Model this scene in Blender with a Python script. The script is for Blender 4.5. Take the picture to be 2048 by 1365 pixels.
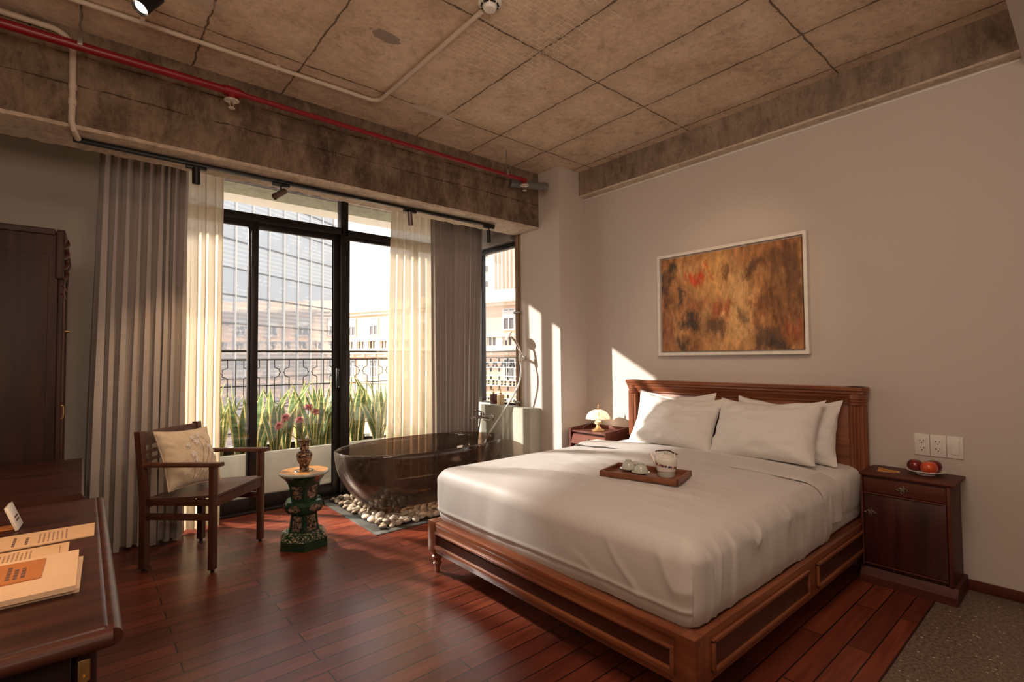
import bpy, bmesh, math, random
from mathutils import Vector, Matrix, noise
random.seed(7)
R = math.radians
PI = math.pi
S = bpy.context.scene
COL = S.collection
for o in list(bpy.data.objects):
    bpy.data.objects.remove(o)

# ------------------------------------------------------------------ camera
F, YAW, PIT, ROL = 1008.222, .703640, .034244, -.0081301
cd = bpy.data.cameras.new('camera')
cam = bpy.data.objects.new('camera', cd)
COL.objects.link(cam)
cd.sensor_width = 36
cd.lens = F / 2048 * 36
cd.clip_start = .03
cd.clip_end = 500
_f = Vector((math.sin(YAW) * math.cos(PIT), math.cos(YAW) * math.cos(PIT), math.sin(PIT)))
_r = Vector((math.cos(YAW), -math.sin(YAW), 0))
_u = _r.cross(_f)
_rt = _r * math.cos(ROL) + _u * math.sin(ROL)
_up = -_r * math.sin(ROL) + _u * math.cos(ROL)
m4 = Matrix((_rt, _up, -_f)).transposed().to_4x4()
m4.translation = (0, 0, 1.25)
cam.matrix_world = m4
S.camera = cam

# ------------------------------------------------------------------ exposure, sky, sun, lights
S.view_settings.view_transform = 'Standard'
S.view_settings.look = 'None'
S.view_settings.gamma = 1
S.view_settings.use_curve_mapping = False
S.view_settings.exposure = 0.0

W = bpy.data.worlds.new('sky')
S.world = W
W.use_nodes = True
bgn = W.node_tree.nodes['Background']
bgn.inputs['Color'].default_value = (1.0, .98, .95, 1)
bgn.inputs['Strength'].default_value = 1.7


def aim(o, d):
    o.rotation_euler = Vector(d).to_track_quat('-Z', 'Y').to_euler()


def light(name, kind, loc, energy, color, d=None, **kw):
    l = bpy.data.lights.new(name, kind)
    l.energy = energy
    l.color = color
    for k, v in kw.items():
        setattr(l, k, v)
    o = bpy.data.objects.new(name, l)
    COL.objects.link(o)
    o.location = loc
    if d:
        aim(o, d)
    return o


SUN = (.755, -.656, -.384)
light('sun', 'SUN', (-6, 12, 8), 10.0, (1, .93, .82), SUN, angle=R(.8))
# sunlight thrown back by the glass facades across the street, steeper and softer
light('facade_reflected_sun', 'SUN', (-4, 12, 12), 12.0, (1, .80, .60), (.43, -.52, -.66), angle=R(2.0))
light('low_reflected_sun', 'SUN', (-4, 12, 9), 6.0, (1, .92, .82), (.30, -.95, -.60), angle=R(3.0))
# added warm fills with no real fixture; picture and desk lamps follow
light('room_fill_light', 'AREA', (1.0, .45, 2.92), 34, (1, .77, .6), (.2, .1, -1), size=1.0)  # soft fill added overhead to brighten the bed top
light('ceiling_fill_light', 'AREA', (-.3, -.7, 1.9), 36, (1, .77, .6), (.35, .6, .72), size=1.0)  # fill added out of view, aimed up to brighten the ceiling
light('picture_spot_light', 'SPOT', (1.75, 1.2, 2.88), 34, (1, .64, .36), (1.83, .6, -1.2), spot_size=R(44), spot_blend=.9, shadow_soft_size=.04)


light('desk_lamp_light', 'POINT', (-.3, 1.65, 1.25), 5.5, (1, .58, .28), shadow_soft_size=.06)

# ------------------------------------------------------------------ node helpers
def newmat(name):
    m = bpy.data.materials.new(name)
    m.use_nodes = True
    nt = m.node_tree
    for n in list(nt.nodes):
        nt.nodes.remove(n)
    out = nt.nodes.new('ShaderNodeOutputMaterial')
    return m, nt, out


def c4(c):
    return (c[0], c[1], c[2], 1)


class N:
    """tiny wrapper that keeps node code short"""

    def __init__(s, nt):
        s.nt = nt

    def n(s, t, **kw):
        x = s.nt.nodes.new(t)
        for k, v in kw.items():
            setattr(x, k, v)
        return x

    def l(s, a, b):
        s.nt.links.new(a, b)

    def coord(s, kind='Object', scale=(1, 1, 1), loc=(0, 0, 0), rot=(0, 0, 0)):
        tc = s.n('ShaderNodeTexCoord')
        mp = s.n('ShaderNodeMapping')
        mp.inputs['Scale'].default_value = scale
        mp.inputs['Location'].default_value = loc
        mp.inputs['Rotation'].default_value = rot
        s.l(tc.outputs[kind], mp.inputs['Vector'])
        return mp.outputs[0]

    def noise(s, vec, scale, detail=4, rough=.55, dist=0):
        x = s.n('ShaderNodeTexNoise')
        x.inputs['Scale'].default_value = scale
        x.inputs['Detail'].default_value = detail
        x.inputs['Roughness'].default_value = rough
        x.inputs['Distortion'].default_value = dist
        s.l(vec, x.inputs['Vector'])
        return x.outputs[0]

    def ramp(s, fac, stops, interp='LINEAR'):
        x = s.n('ShaderNodeValToRGB')
        x.color_ramp.interpolation = interp
        e = x.color_ramp.elements
        e[0].position = stops[0][0]
        e[0].color = c4(stops[0][1])
        e[1].position = stops[1][0]
        e[1].color = c4(stops[1][1])
        for p, c in stops[2:]:
            k = e.new(p)
            k.color = c4(c)
        s.l(fac, x.inputs[0])
        return x.outputs[0]

    def mix(s, fac, a, b, mode='MIX'):
        x = s.n('ShaderNodeMix', data_type='RGBA', blend_type=mode)
        for sock, v in ((x.inputs[0], fac), (x.inputs[6], a), (x.inputs[7], b)):
            if isinstance(v, bpy.types.NodeSocket):
                s.l(v, sock)
            elif isinstance(v, (int, float)):
                sock.default_value = v if sock.type == 'VALUE' else (v, v, v, 1)
            else:
                sock.default_value = c4(v)
        return x.outputs[2]

    def math(s, op, a, b=None, c=None):
        x = s.n('ShaderNodeMath', operation=op)
        for i, v in enumerate((a, b, c)):
            if v is None:
                continue
            if isinstance(v, bpy.types.NodeSocket):
                s.l(v, x.inputs[i])
            else:
                x.inputs[i].default_value = v
        return x.outputs[0]

    def schlick(s, f0=.04, normal=None):
        lw = s.n('ShaderNodeLayerWeight')
        lw.inputs['Blend'].default_value = .5
        if normal is not None: s.l(normal, lw.inputs['Normal'])
        f5 = s.math('POWER', lw.outputs['Facing'], 5)
        return s.math('ADD', s.math('MULTIPLY', f5, 1 - f0), f0)

    def bump(s, h, strength=.3, dist=.01):
        x = s.n('ShaderNodeBump')
        x.inputs['Strength'].default_value = strength
        x.inputs['Distance'].default_value = dist
        s.l(h, x.inputs['Height'])
        return x.outputs[0]

    def bsdf(s, out, color, rough=.5, metal=0, spec=.5, normal=None, **kw):
        b = s.n('ShaderNodeBsdfPrincipled')
        for k, v in (('Base Color', color), ('Roughness', rough), ('Metallic', metal), ('Specular IOR Level', spec)):
            if isinstance(v, bpy.types.NodeSocket):
                s.l(v, b.inputs[k])
            else:
                b.inputs[k].default_value = c4(v) if k == 'Base Color' else v
        for k, v in kw.items():
            k = k.replace('_', ' ')
            b.inputs[k].default_value = v
        if normal is not None:
            s.l(normal, b.inputs['Normal'])
        if out is not None:
            s.l(b.outputs[0], out.inputs[0])
        return b


def plain(name, color, rough=.5, metal=0, spec=.5, vary=.06, nscale=20, bump=0, **kw):
    m, nt, out = newmat(name)
    k = N(nt)
    v = k.coord()
    f = k.noise(v, nscale, 3)
    a = tuple(max(0, x * (1 - vary)) for x in color)
    b = tuple(min(1, x * (1 + vary)) for x in color)
    col = k.ramp(f, [(.3, a), (.7, b)])
    nrm = k.bump(f, bump, .005) if bump else None
    k.bsdf(out, col, rough, metal, spec, nrm, **kw)
    return m


def wood(name, dark, light, axis='x', scale=1.0, rough=.35, spec=.5, coat=.0, bump=.08):
    m, nt, out = newmat(name)
    k = N(nt)
    sc = {'x': (1.5, 22, 22), 'y': (22, 1.5, 22), 'z': (22, 22, 1.5)}[axis]
    v = k.coord(scale=tuple(q * scale for q in sc))
    f1 = k.noise(v, 1.0, 6, .6, .6)
    v2 = k.coord(scale=tuple(q * scale * .12 for q in sc))
    f2 = k.noise(v2, 1.3, 3, .5)
    f = k.math('ADD', k.math('MULTIPLY', f1, .65), k.math('MULTIPLY', f2, .35))
    col = k.ramp(f, [(.36, dark), (.64, light)])
    r = k.math('ADD', k.math('MULTIPLY', f2, .25), rough - .1)
    k.bsdf(out, col, r, 0, spec, k.bump(f1, bump, .002), Coat_Weight=coat, Coat_Roughness=.15)
    return m


def seam_dist(k, comp, values, wob):
    """smallest distance from a coordinate to a list of seam positions"""
    cur = None
    for v in values:
        d = k.math('ABSOLUTE', k.math('SUBTRACT', k.math('ADD', comp, wob), v))
        cur = d if cur is None else k.math('MINIMUM', cur, d)
    return cur


def concrete(name, c_dark, c_mid, c_light, seams=None, streak=False, scale=1.0, bump=.5, forms=None):
    m, nt, out = newmat(name)
    k = N(nt)
    v = k.coord()
    big = k.noise(v, 1.4 * scale, 6, .62, .4)
    vs = k.coord(scale=(3.6, 3.6, 1.5)) if streak else v
    med = k.noise(vs, (2.2 if streak else 5.5) * scale, 8, .7, .3)
    fine = k.noise(v, 60, 4, .6)
    f = k.math('ADD', k.math('MULTIPLY', big, .5), k.math('MULTIPLY', med, .5))
    col = k.ramp(f, [(.38, c_dark), (.48, c_mid), (.60, c_light)])
    stn = k.noise(k.coord(loc=(3, 7, 1)), 3.2, 7, .75, .8)
    stn = k.ramp(stn, [(.54, (0, 0, 0)), (.66, (1, 1, 1))])
    col = k.mix(k.math('MULTIPLY', stn, .45), col, tuple(x * .55 for x in c_dark))
    col = k.mix(k.math('MULTIPLY', fine, .35), col, tuple(x * .62 for x in c_mid))
    scr = k.noise(k.coord(scale=(1, 1, 1) if not streak else (1, 1, .45)), 26, 8, .8, .5)
    col = k.mix(k.math('MULTIPLY', k.ramp(scr, [(.5, (0, 0, 0)), (.64, (1, 1, 1))]), .3), col, tuple(min(1, x * 1.25) for x in c_light))
    col = k.mix(k.math('MULTIPLY', k.ramp(scr, [(.36, (1, 1, 1)), (.46, (0, 0, 0))]), .45), col, tuple(x * .5 for x in c_dark))
    if forms:
        sp3 = k.n('ShaderNodeSeparateXYZ')
        k.l(v, sp3.inputs[0])
        fw = k.math('MULTIPLY', k.math('SUBTRACT', k.noise(v, 6, 4, .7), .5), .03)
        fd = seam_dist(k, sp3.outputs[2], forms, fw)
        fl = k.math('LESS_THAN', fd, k.math('MULTIPLY', k.math('SUBTRACT', k.noise(v, 9, 3, .6), .38), .022))
        col = k.mix(k.math('MULTIPLY', fl, .7), col, tuple(x * .35 for x in c_dark))
    # pits
    vo = k.n('ShaderNodeTexVoronoi')
    vo.inputs['Scale'].default_value = 5.5
    k.l(v, vo.inputs['Vector'])
    pit = k.math('LESS_THAN', k.math('ADD', vo.outputs[0], k.math('MULTIPLY', fine, .06)), .062)
    spot = k.math('GREATER_THAN', big, .5)
    pit = k.math('MULTIPLY', pit, spot)
    col = k.mix(pit, col, tuple(x * .25 for x in c_dark))
    h = k.math('SUBTRACT', med, k.math('MULTIPLY', pit, .5))
    if seams:
        sep = k.n('ShaderNodeSeparateXYZ')
        k.l(v, sep.inputs[0])
        w = k.math('MULTIPLY', k.math('SUBTRACT', k.noise(v, 9, 5, .7), .5), .035)
        d1 = seam_dist(k, sep.outputs[0], seams[0], w)
        d2 = seam_dist(k, sep.outputs[1], seams[1], w)
        d = k.math('MINIMUM', d1, d2)
        th = k.math('MULTIPLY', k.math('SUBTRACT', k.noise(v, 11, 4, .7), .18), .0165)
        line = k.math('LESS_THAN', d, th)
        halo = k.n('ShaderNodeMapRange')
        halo.inputs[1].default_value = 0
        halo.inputs[2].default_value = .09
        halo.inputs[3].default_value = .55
        halo.inputs[4].default_value = 0
        k.l(d, halo.inputs[0])
        hh = k.math('MULTIPLY', halo.outputs[0], med)
        col = k.mix(hh, col, tuple(x * .7 for x in c_dark))
        col = k.mix(k.math('MULTIPLY', line, .85), col, tuple(x * .22 for x in c_dark))
        h = k.math('SUBTRACT', h, k.math('MULTIPLY', line, .8))
    if seams:
        # pale repair smears and one dark chipped spot in the slab
        wq = k.math('MULTIPLY', k.math('SUBTRACT', k.noise(v, 17, 6, .75), .5), 3.2)
        for (qx, qy, rx, ry, cc, ww) in ((1.86, 3.04, .20, .035, (.66, .58, .50), .75), (3.40, 2.45, .045, .55, (.60, .50, .42), .6), (1.22, 2.475, .095, .05, (.24, .20, .175), .8), (3.30, 2.95, .10, .08, (.55, .45, .37), .5), (.40, 2.80, .13, .05, (.5, .42, .37), .5)):
            ea = k.math('POWER', k.math('DIVIDE', k.math('SUBTRACT', sep.outputs[0], qx), rx), 2)
            eb = k.math('POWER', k.math('DIVIDE', k.math('SUBTRACT', sep.outputs[1], qy), ry), 2)
            dd2 = k.math('ADD', k.math('ADD', ea, eb), wq)
            col = k.mix(k.math('MULTIPLY', k.math('LESS_THAN', dd2, .9), ww), col, cc)
        bt = k.n('ShaderNodeTexBrick')
        bt.inputs['Scale'].default_value = 1
        bt.inputs['Brick Width'].default_value = .062
        bt.inputs['Row Height'].default_value = .034
        bt.inputs['Mortar Size'].default_value = .0022
        k.l(k.coord(rot=(0, 0, R(2))), bt.inputs['Vector'])
        dx = k.math('ABSOLUTE', k.math('SUBTRACT', sep.outputs[0], 1.80))
        dy = k.math('ABSOLUTE', k.math('SUBTRACT', sep.outputs[1], 1.98))
        inb = k.math('MULTIPLY', k.math('LESS_THAN', dx, .30), k.math('LESS_THAN', dy, .42))
        wear = k.math('GREATER_THAN', k.noise(k.coord(loc=(5, 2, 0)), 7, 4, .7), .47)
        msk = k.math('MULTIPLY', k.math('MULTIPLY', inb, bt.outputs['Fac']), wear)
        col = k.mix(k.math('MULTIPLY', msk, .6), col, (.86, .76, .6))
    k.bsdf(out, col, .92, 0, .2, k.bump(h, bump, .012))
    return m


def plaster(name, color, bump=.12):
    m, nt, out = newmat(name)
    k = N(nt)
    v = k.coord()
    f = k.noise(v, 1.1, 4, .5)
    g = k.noise(v, 34, 4, .6)
    col = k.ramp(f, [(.3, tuple(x * .95 for x in color)), (.7, color)])
    k.bsdf(out, col, .85, 0, .25, k.bump(g, bump, .004))
    return m


def glassmat(name, tint=(1, 1, 1), refl=1.0):
    m, nt, out = newmat(name)
    k = N(nt)
    t = k.n('ShaderNodeBsdfTransparent')
    t.inputs[0].default_value = c4(tint)
    g = k.n('ShaderNodeBsdfGlossy')
    g.inputs['Roughness'].default_value = .0
    g.inputs[0].default_value = (refl, refl, refl, 1)
    geo = k.n('ShaderNodeTexCoord')
    wob = k.noise(geo.outputs['Object'], 1.2, 2)
    k.l(k.bump(wob, .08, .01), g.inputs['Normal'])
    mx = k.n('ShaderNodeMixShader')
    k.l(k.schlick(.045), mx.inputs[0])
    k.l(t.outputs[0], mx.inputs[1])
    k.l(g.outputs[0], mx.inputs[2])
    k.l(mx.outputs[0], out.inputs[0])
    return m


def fabric(name, color, weave=700, rough=.85, bump=.15, vary=.05, sheen=.3, wr=0, wrs=6):
    m, nt, out = newmat(name)
    k = N(nt)
    v = k.coord()
    f = k.noise(v, 9, 4, .6)
    w = k.n('ShaderNodeTexNoise')
    w.inputs['Scale'].default_value = weave
    k.l(v, w.inputs['Vector'])
    col = k.ramp(f, [(.3, tuple(x * (1 - vary) for x in color)), (.7, color)])
    nrm = k.bump(w.outputs[0], bump, .001)
    if wr:
        vv = k.coord(scale=(1, 1, 1))
        q = k.noise(vv, wrs, 4, .5, .5)
        b2 = k.n('ShaderNodeBump')
        b2.inputs['Strength'].default_value = wr
        b2.inputs['Distance'].default_value = .02
        k.l(q, b2.inputs['Height'])
        k.l(nrm, b2.inputs['Normal'])
        nrm = b2.outputs[0]
    k.bsdf(out, col, rough, 0, .2, nrm, Sheen_Weight=sheen)
    return m


def emit(name, color, strength):
    m, nt, out = newmat(name)
    k = N(nt)
    e = k.n('ShaderNodeEmission')
    e.inputs[0].default_value = c4(color)
    e.inputs[1].default_value = strength
    k.l(e.outputs[0], out.inputs[0])
    return m


# ------------------------------------------------------------------ mesh helpers
class MB:
    def __init__(s):
        s.b = bmesh.new()
        s.mi = 0

    def _tag(s, before):
        for f in s.b.faces:
            if f.index == -1 or f not in before:
                pass

    def face(s, vs):
        try:
            f = s.b.faces.new(vs)
            f.material_index = s.mi
            return f
        except ValueError:
            return None

    def box(s, x0, x1, y0, y1, z0, z1, bev=0, seg=2, M=None):
        if x0 > x1: x0, x1 = x1, x0
        if y0 > y1: y0, y1 = y1, y0
        if z0 > z1: z0, z1 = z1, z0
        t = bmesh.new()
        vs = [t.verts.new(p) for p in ((x0, y0, z0), (x1, y0, z0), (x1, y1, z0), (x0, y1, z0), (x0, y0, z1), (x1, y0, z1), (x1, y1, z1), (x0, y1, z1))]
        for q in ((3, 2, 1, 0), (4, 5, 6, 7), (0, 1, 5, 4), (1, 2, 6, 5), (2, 3, 7, 6), (3, 0, 4, 7)):
            t.faces.new([vs[i] for i in q])
        if bev:
            bev = min(bev, .49 * min(x1 - x0, y1 - y0, z1 - z0))
            bmesh.ops.bevel(t, geom=t.edges[:], offset=bev, segments=seg, profile=.5, affect='EDGES')
        s.add(t, M)
        return s

    def add(s, t, M=None):
        mp = {}
        for v in t.verts:
            mp[v] = s.b.verts.new((M @ v.co) if M else v.co)
        for f in t.faces:
            nf = s.face([mp[v] for v in f.verts])
            if nf: nf.material_index = s.mi if t is not s else f.material_index
        t.free()

    def ring(s, c, ax, r, seg, ry=None, up=None):
        ax = Vector(ax).normalized()
        a = ax.orthogonal().normalized() if up is None else (Vector(up) - ax * Vector(up).dot(ax)).normalized()
        b = ax.cross(a)
        ry = r if ry is None else ry
        return [s.b.verts.new(Vector(c) + a * (r * math.cos(2 * PI * i / seg)) + b * (ry * math.sin(2 * PI * i / seg))) for i in range(seg)]

    def skin(s, rings, close=True, caps=(True, True)):
        for a, b in zip(rings, rings[1:]):
            n = len(a)
            rng = range(n) if close else range(n - 1)
            for i in rng:
                s.face([a[i], a[(i + 1) % n], b[(i + 1) % n], b[i]])
        if caps[0]: s.face(rings[0][::-1])
        if caps[1]: s.face(rings[-1])
        return s

    def cyl(s, p0, p1, r0, r1=None, seg=20, caps=(True, True)):
        r1 = r0 if r1 is None else r1
        ax = Vector(p1) - Vector(p0)
        up = ax.orthogonal()
        s.skin([s.ring(p0, ax, r0, seg, up=up), s.ring(p1, ax, r1, seg, up=up)], caps=caps)
        return s

    def tube(s, pts, r, seg=10, caps=(True, True), rr=None):
        pts = [Vector(p) for p in pts]
        rings = []
        up = (pts[1] - pts[0]).orthogonal()
        for i, p in enumerate(pts):
            a = pts[max(0, i - 1)]
            b = pts[min(len(pts) - 1, i + 1)]
            t = (b - a).normalized()
            up = (up - t * up.dot(t)).normalized()
            rings.append(s.ring(p, t, rr[i] if rr else r, seg, up=up))
        s.skin(rings, caps=caps)
        return s

    def lathe(s, prof, c=(0, 0, 0), seg=32, sx=1, sy=1, rot=0, caps=(True, True), M=None):
        rings = []
        for r, z in prof:
            ring = []
            for i in range(seg):
                a = 2 * PI * i / seg + rot
                p = Vector((c[0] + max(r, 1e-4) * sx * math.cos(a), c[1] + max(r, 1e-4) * sy * math.sin(a), c[2] + z))
                ring.append(s.b.verts.new(M @ p if M else p))
            rings.append(ring)
        s.skin(rings, caps=caps)
        return s

    def grid(s, fn, nu, nv, closeu=False):
        vs = [[s.b.verts.new(fn(i / nu, j / nv)) for j in range(nv + 1)] for i in range(nu if closeu else nu + 1)]
        n = len(vs)
        for i in range(nu if closeu else nu):
            for j in range(nv):
                a, b = vs[i % n], vs[(i + 1) % n]
                s.face([a[j], b[j], b[j + 1], a[j + 1]])
        return vs

    def prism(s, poly, h0, h1, plane='xy'):
        def P(a, b, h):
            return {'xy': (a, b, h), 'xz': (a, h, b), 'yz': (h, a, b)}[plane]
        lo = [s.b.verts.new(P(a, b, h0)) for a, b in poly]
        hi = [s.b.verts.new(P(a, b, h1)) for a, b in poly]
        s.skin([lo, hi])
        return s

    def build(s, name, mat, parent=None, smooth=35, world=True, recalc=True):
        bmesh.ops.remove_doubles(s.b, verts=s.b.verts[:], dist=1e-6)
        if recalc:
            bmesh.ops.recalc_face_normals(s.b, faces=s.b.faces[:])
        if smooth:
            for f in s.b.faces: f.smooth = True
            for e in s.b.edges:
                if len(e.link_faces) == 2 and e.calc_face_angle(0) > R(smooth): e.smooth = False
        if parent is not None and world:
            root = parent
            while root.parent: root = root.parent
            if root.type == 'EMPTY':
                off = -root.location
                for v in s.b.verts: v.co += off
        me = bpy.data.meshes.new(name)
        s.b.to_mesh(me)
        s.b.free()
        for mm in (mat if isinstance(mat, (list, tuple)) else [mat]):
            me.materials.append(mm)
        o = bpy.data.objects.new(name, me)
        COL.objects.link(o)
        if parent: o.parent = parent
        return o


def tag(o, label=None, cat=None, group=None, kind=None):
    if label: o['label'] = label
    if cat: o['category'] = cat
    if group: o['group'] = group
    if kind: o['kind'] = kind
    return o


def thing(name, label, cat, loc=(0, 0, 0), group=None, rz=0):
    o = bpy.data.objects.new(name, None)
    COL.objects.link(o)
    o.location = loc
    o.rotation_euler = (0, 0, rz)
    o.empty_display_size = .1
    return tag(o, label, cat, group)


def struct(o, label=None, cat=None):
    return tag(o, label, cat, kind='structure')


def copytree(o, parent=None):
    c = o.copy()
    COL.objects.link(c)
    if parent: c.parent = parent
    for ch in list(o.children):
        copytree(ch, c)
    return c


def nz(x, y, z=0, s=1.0):
    return noise.noise(Vector((x * s, y * s, z * s)))


def spline(pts, n=8):
    """Catmull-Rom through the points"""
    P = [Vector(p) for p in pts]
    P = [P[0] * 2 - P[1]] + P + [P[-1] * 2 - P[-2]]
    out = []
    for i in range(1, len(P) - 2):
        for j in range(n):
            t = j / n
            a, b, c, d = P[i - 1:i + 3]
            out.append(.5 * ((2 * b) + (c - a) * t + (2 * a - 5 * b + 4 * c - d) * t * t + (3 * b - a - 3 * c + d) * t ** 3))
    out.append(P[-2])
    return out


# ------------------------------------------------------------------ materials
M_wall = plaster('wall_plaster', (.60, .535, .487))
M_wall2 = plaster('grey_plaster', (.56, .51, .45))
M_white = plaster('white_plaster', (.8, .76, .7))
SX = [-.54, -.04, .46, .96, 1.96, 2.46, 2.955, 3.45]
SY = [-.98, .02, 1.02, 2.04, 3.02]
M_ceil = concrete('ceiling_concrete', (.44, .315, .22), (.68, .515, .375), (.78, .62, .47), seams=(SX, SY), bump=.35)
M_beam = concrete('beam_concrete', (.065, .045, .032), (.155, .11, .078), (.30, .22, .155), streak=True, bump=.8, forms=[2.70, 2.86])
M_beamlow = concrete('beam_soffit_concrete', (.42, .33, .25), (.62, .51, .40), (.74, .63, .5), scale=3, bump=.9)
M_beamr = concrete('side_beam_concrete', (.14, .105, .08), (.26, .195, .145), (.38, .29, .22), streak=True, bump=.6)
M_conc2 = concrete('balcony_concrete', (.22, .21, .16), (.3, .29, .22), (.36, .34, .27), bump=.2)
M_cement = plain('cement_render', (.44, .43, .36), .8, 0, .3, .16, 3, .2)
M_planter = plain('planter_cement', (.52, .51, .45), .85, 0, .2, .12, 5, .2)
M_black = plain('dark_bronze_frame', (.022, .018, .018), .38, .3)
M_blackm = plain('black_metal', (.012, .012, .012), .4, .4)
M_white_pl = plain('white_plastic', (.78, .75, .7), .4)
M_cream_pipe = plain('cream_conduit', (.62, .52, .42), .5)
M_red = plain('red_paint', (.22, .006, .012), .35, 0, .5, .1)
M_chrome = plain('chrome', (.82, .8, .78), .12, 1)
M_steel = plain('grey_steel', (.32, .3, .28), .4, .8)
M_glass = glassmat('window_glass')
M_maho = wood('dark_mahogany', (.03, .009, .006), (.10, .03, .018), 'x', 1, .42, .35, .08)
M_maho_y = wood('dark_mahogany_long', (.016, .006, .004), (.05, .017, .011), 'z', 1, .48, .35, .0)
M_rose = wood('rosewood_y', (.12, .032, .013), (.30, .098, .04), 'y', 1, .3, .5, .3)
M_rose_x = wood('rosewood_x', (.12, .032, .013), (.30, .098, .04), 'x', 1, .3, .5, .3)
M_rose_z = wood('rosewood_z', (.12, .032, .013), (.30, .098, .04), 'z', 1, .3, .5, .3)
M_rosed = wood('rosewood_panel', (.03, .009, .006), (.085, .026, .015), 'y', 1, .3, .5, .3)
M_night = wood('nightstand_wood', (.055, .013, .009), (.125, .032, .018), 'y', 1, .5, .3, .0)
M_nightd = wood('nightstand_panel', (.022, .005, .005), (.07, .014, .011), 'z', 1, .33, .5, .2)
M_chair = wood('chair_wood', (.06, .022, .013), (.14, .055, .032), 'z', 1.2, .42, .4)
M_chairs = wood('chair_seat_wood', (.075, .035, .026), (.16, .08, .062), 'y', 1.2, .5, .4)
M_tray = wood('tray_wood', (.13, .04, .02), (.27, .1, .05), 'y', 1.5, .35)
M_brownframe = wood('brown_window_frame', (.2, .12, .07), (.38, .25, .15), 'z', .7, .5)
M_sheet = fabric('white_sateen', (.58, .545, .52), 900, .5, .05, .03, .4, .10, 1.6)
M_pillow = fabric('white_pillow_cotton', (.80, .77, .74), 900, .7, .05, .03, .3, .75, 6)
M_sheet2 = fabric('white_sheet', (.76, .72, .67), 900, .6, .05, .03, .3, .3, 7)
M_cush = fabric('cushion_linen', (.74, .62, .47), 500, .8, .2, .05, .3, .5, 14)
M_cushw = fabric('embroidery_white', (.86, .82, .8), 900, .8, .2)
M_cushb = fabric('embroidery_brown', (.28, .2, .16), 900, .8, .2)
M_curt = fabric('grey_curtain_cloth', (.50, .45, .425), 600, .8, .2, .05, .3)
M_blind = fabric('grey_blind_cloth', (.3, .27, .25), 600, .8, .2)
M_gold = plain('antique_brass', (.62, .42, .18), .3, .9)
M_brass = plain('pewter_handle', (.3, .25, .2), .4, .9)
M_porc = plain('celadon_porcelain', (.52, .55, .48), .12, 0, .6, .03)
M_porcw = plain('white_porcelain', (.78, .74, .68), .12, 0, .6, .03)
M_paper = plain('cream_paper', (.74, .5, .3), .7, 0, .3, .04)
M_paper2 = plain('book_paper', (.78, .55, .36), .7, 0, .3, .04)
M_orange = plain('orange_label', (.52, .2, .07), .6, 0, .3, .05)
M_ink = plain('brown_ink', (.14, .075, .06), .8)
M_inkl = plain('pale_ink', (.34, .2, .14), .8)
M_stone = plain('slate_border', (.055, .06, .058), .6, 0, .4, .2, 12, .2)
M_soil = plain('soil', (.05, .035, .025), .95, 0, .1, .4, 40, .6)
def leafmat(name, a, b, sc=(6, 6, 45)):
    m, nt, out = newmat(name)
    k = N(nt)
    f = k.noise(k.coord(scale=sc), 1.0, 3, .6, .8)
    col = k.ramp(f, [(.38, a), (.6, b)])
    p_ = k.bsdf(None, col, .45, 0, .4)
    t_ = k.n('ShaderNodeBsdfTranslucent')
    k.l(col, t_.inputs[0])
    x_ = k.n('ShaderNodeMixShader')
    x_.inputs[0].default_value = .4
    k.l(p_.outputs[0], x_.inputs[1])
    k.l(t_.outputs[0], x_.inputs[2])
    k.l(x_.outputs[0], out.inputs[0])
    return m


M_leaf = leafmat('snake_leaf_green', (.06, .11, .045), (.15, .225, .10))
M_leafy = leafmat('snake_leaf_margin', (.52, .43, .15), (.66, .57, .25))
M_pink = plain('pink_petals', (.88, .46, .50), .7, 0, .3, .2, 60)
M_stem = plain('flower_stem', (.30, .33, .14), .6)
M_apple = plain('dark_red_apple', (.17, .012, .012), .22, 0, .6, .5, 25)
M_apple2 = plain('orange_red_fruit', (.62, .09, .03), .25, 0, .6, .2, 25)
M_dark = plain('dark_void', (.01, .008, .008), .8)


def floor_mat():
    m, nt, out = newmat('red_hardwood_floor')
    k = N(nt)
    v = k.coord(loc=(.1175 + 8.85, -.0265 + 1.85, 0))
    br = k.n('ShaderNodeTexBrick')
    br.inputs['Scale'].default_value = 1
    br.inputs['Brick Width'].default_value = .885
    br.inputs['Row Height'].default_value = .0925
    br.inputs['Mortar Size'].default_value = .003
    br.inputs['Mortar Smooth'].default_value = .15
    br.inputs['Bias'].default_value = 0
    br.inputs['Color1'].default_value = (0, 0, 0, 1)
    br.inputs['Color2'].default_value = (1, 1, 1, 1)
    br.inputs['Mortar'].default_value = (.5, .5, .5, 1)
    k.l(v, br.inputs['Vector'])
    bw = k.n('ShaderNodeRGBToBW')
    k.l(br.outputs['Color'], bw.inputs[0])
    # grain, shifted per board
    cb = k.n('ShaderNodeCombineXYZ')
    k.l(k.math('MULTIPLY', bw.outputs[0], 37.), cb.inputs[2])
    vv = k.coord(scale=(1.3, 20, 1))
    ad = k.n('ShaderNodeVectorMath', operation='ADD')
    k.l(vv, ad.inputs[0])
    k.l(cb.outputs[0], ad.inputs[1])
    g = k.noise(ad.outputs[0], 1.6, 6, .6, .7)
    f = k.math('ADD', k.math('MULTIPLY', g, .72), k.math('MULTIPLY', bw.outputs[0], .28))
    col = k.ramp(f, [(.2, (.065, .013, .008)), (.5, (.15, .032, .016)), (.8, (.28, .065, .03))])
    seam = br.outputs['Fac']
    col = k.mix(seam, col, (.012, .004, .003))
    r = k.math('ADD', k.math('MULTIPLY', g, .14), .27)
    h = k.math('SUBTRACT', k.math('MULTIPLY', g, .12), seam)
    k.bsdf(out, col, r, 0, .5, k.bump(h, .35, .003), Coat_Weight=.25, Coat_Roughness=.22)
    return m


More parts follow.
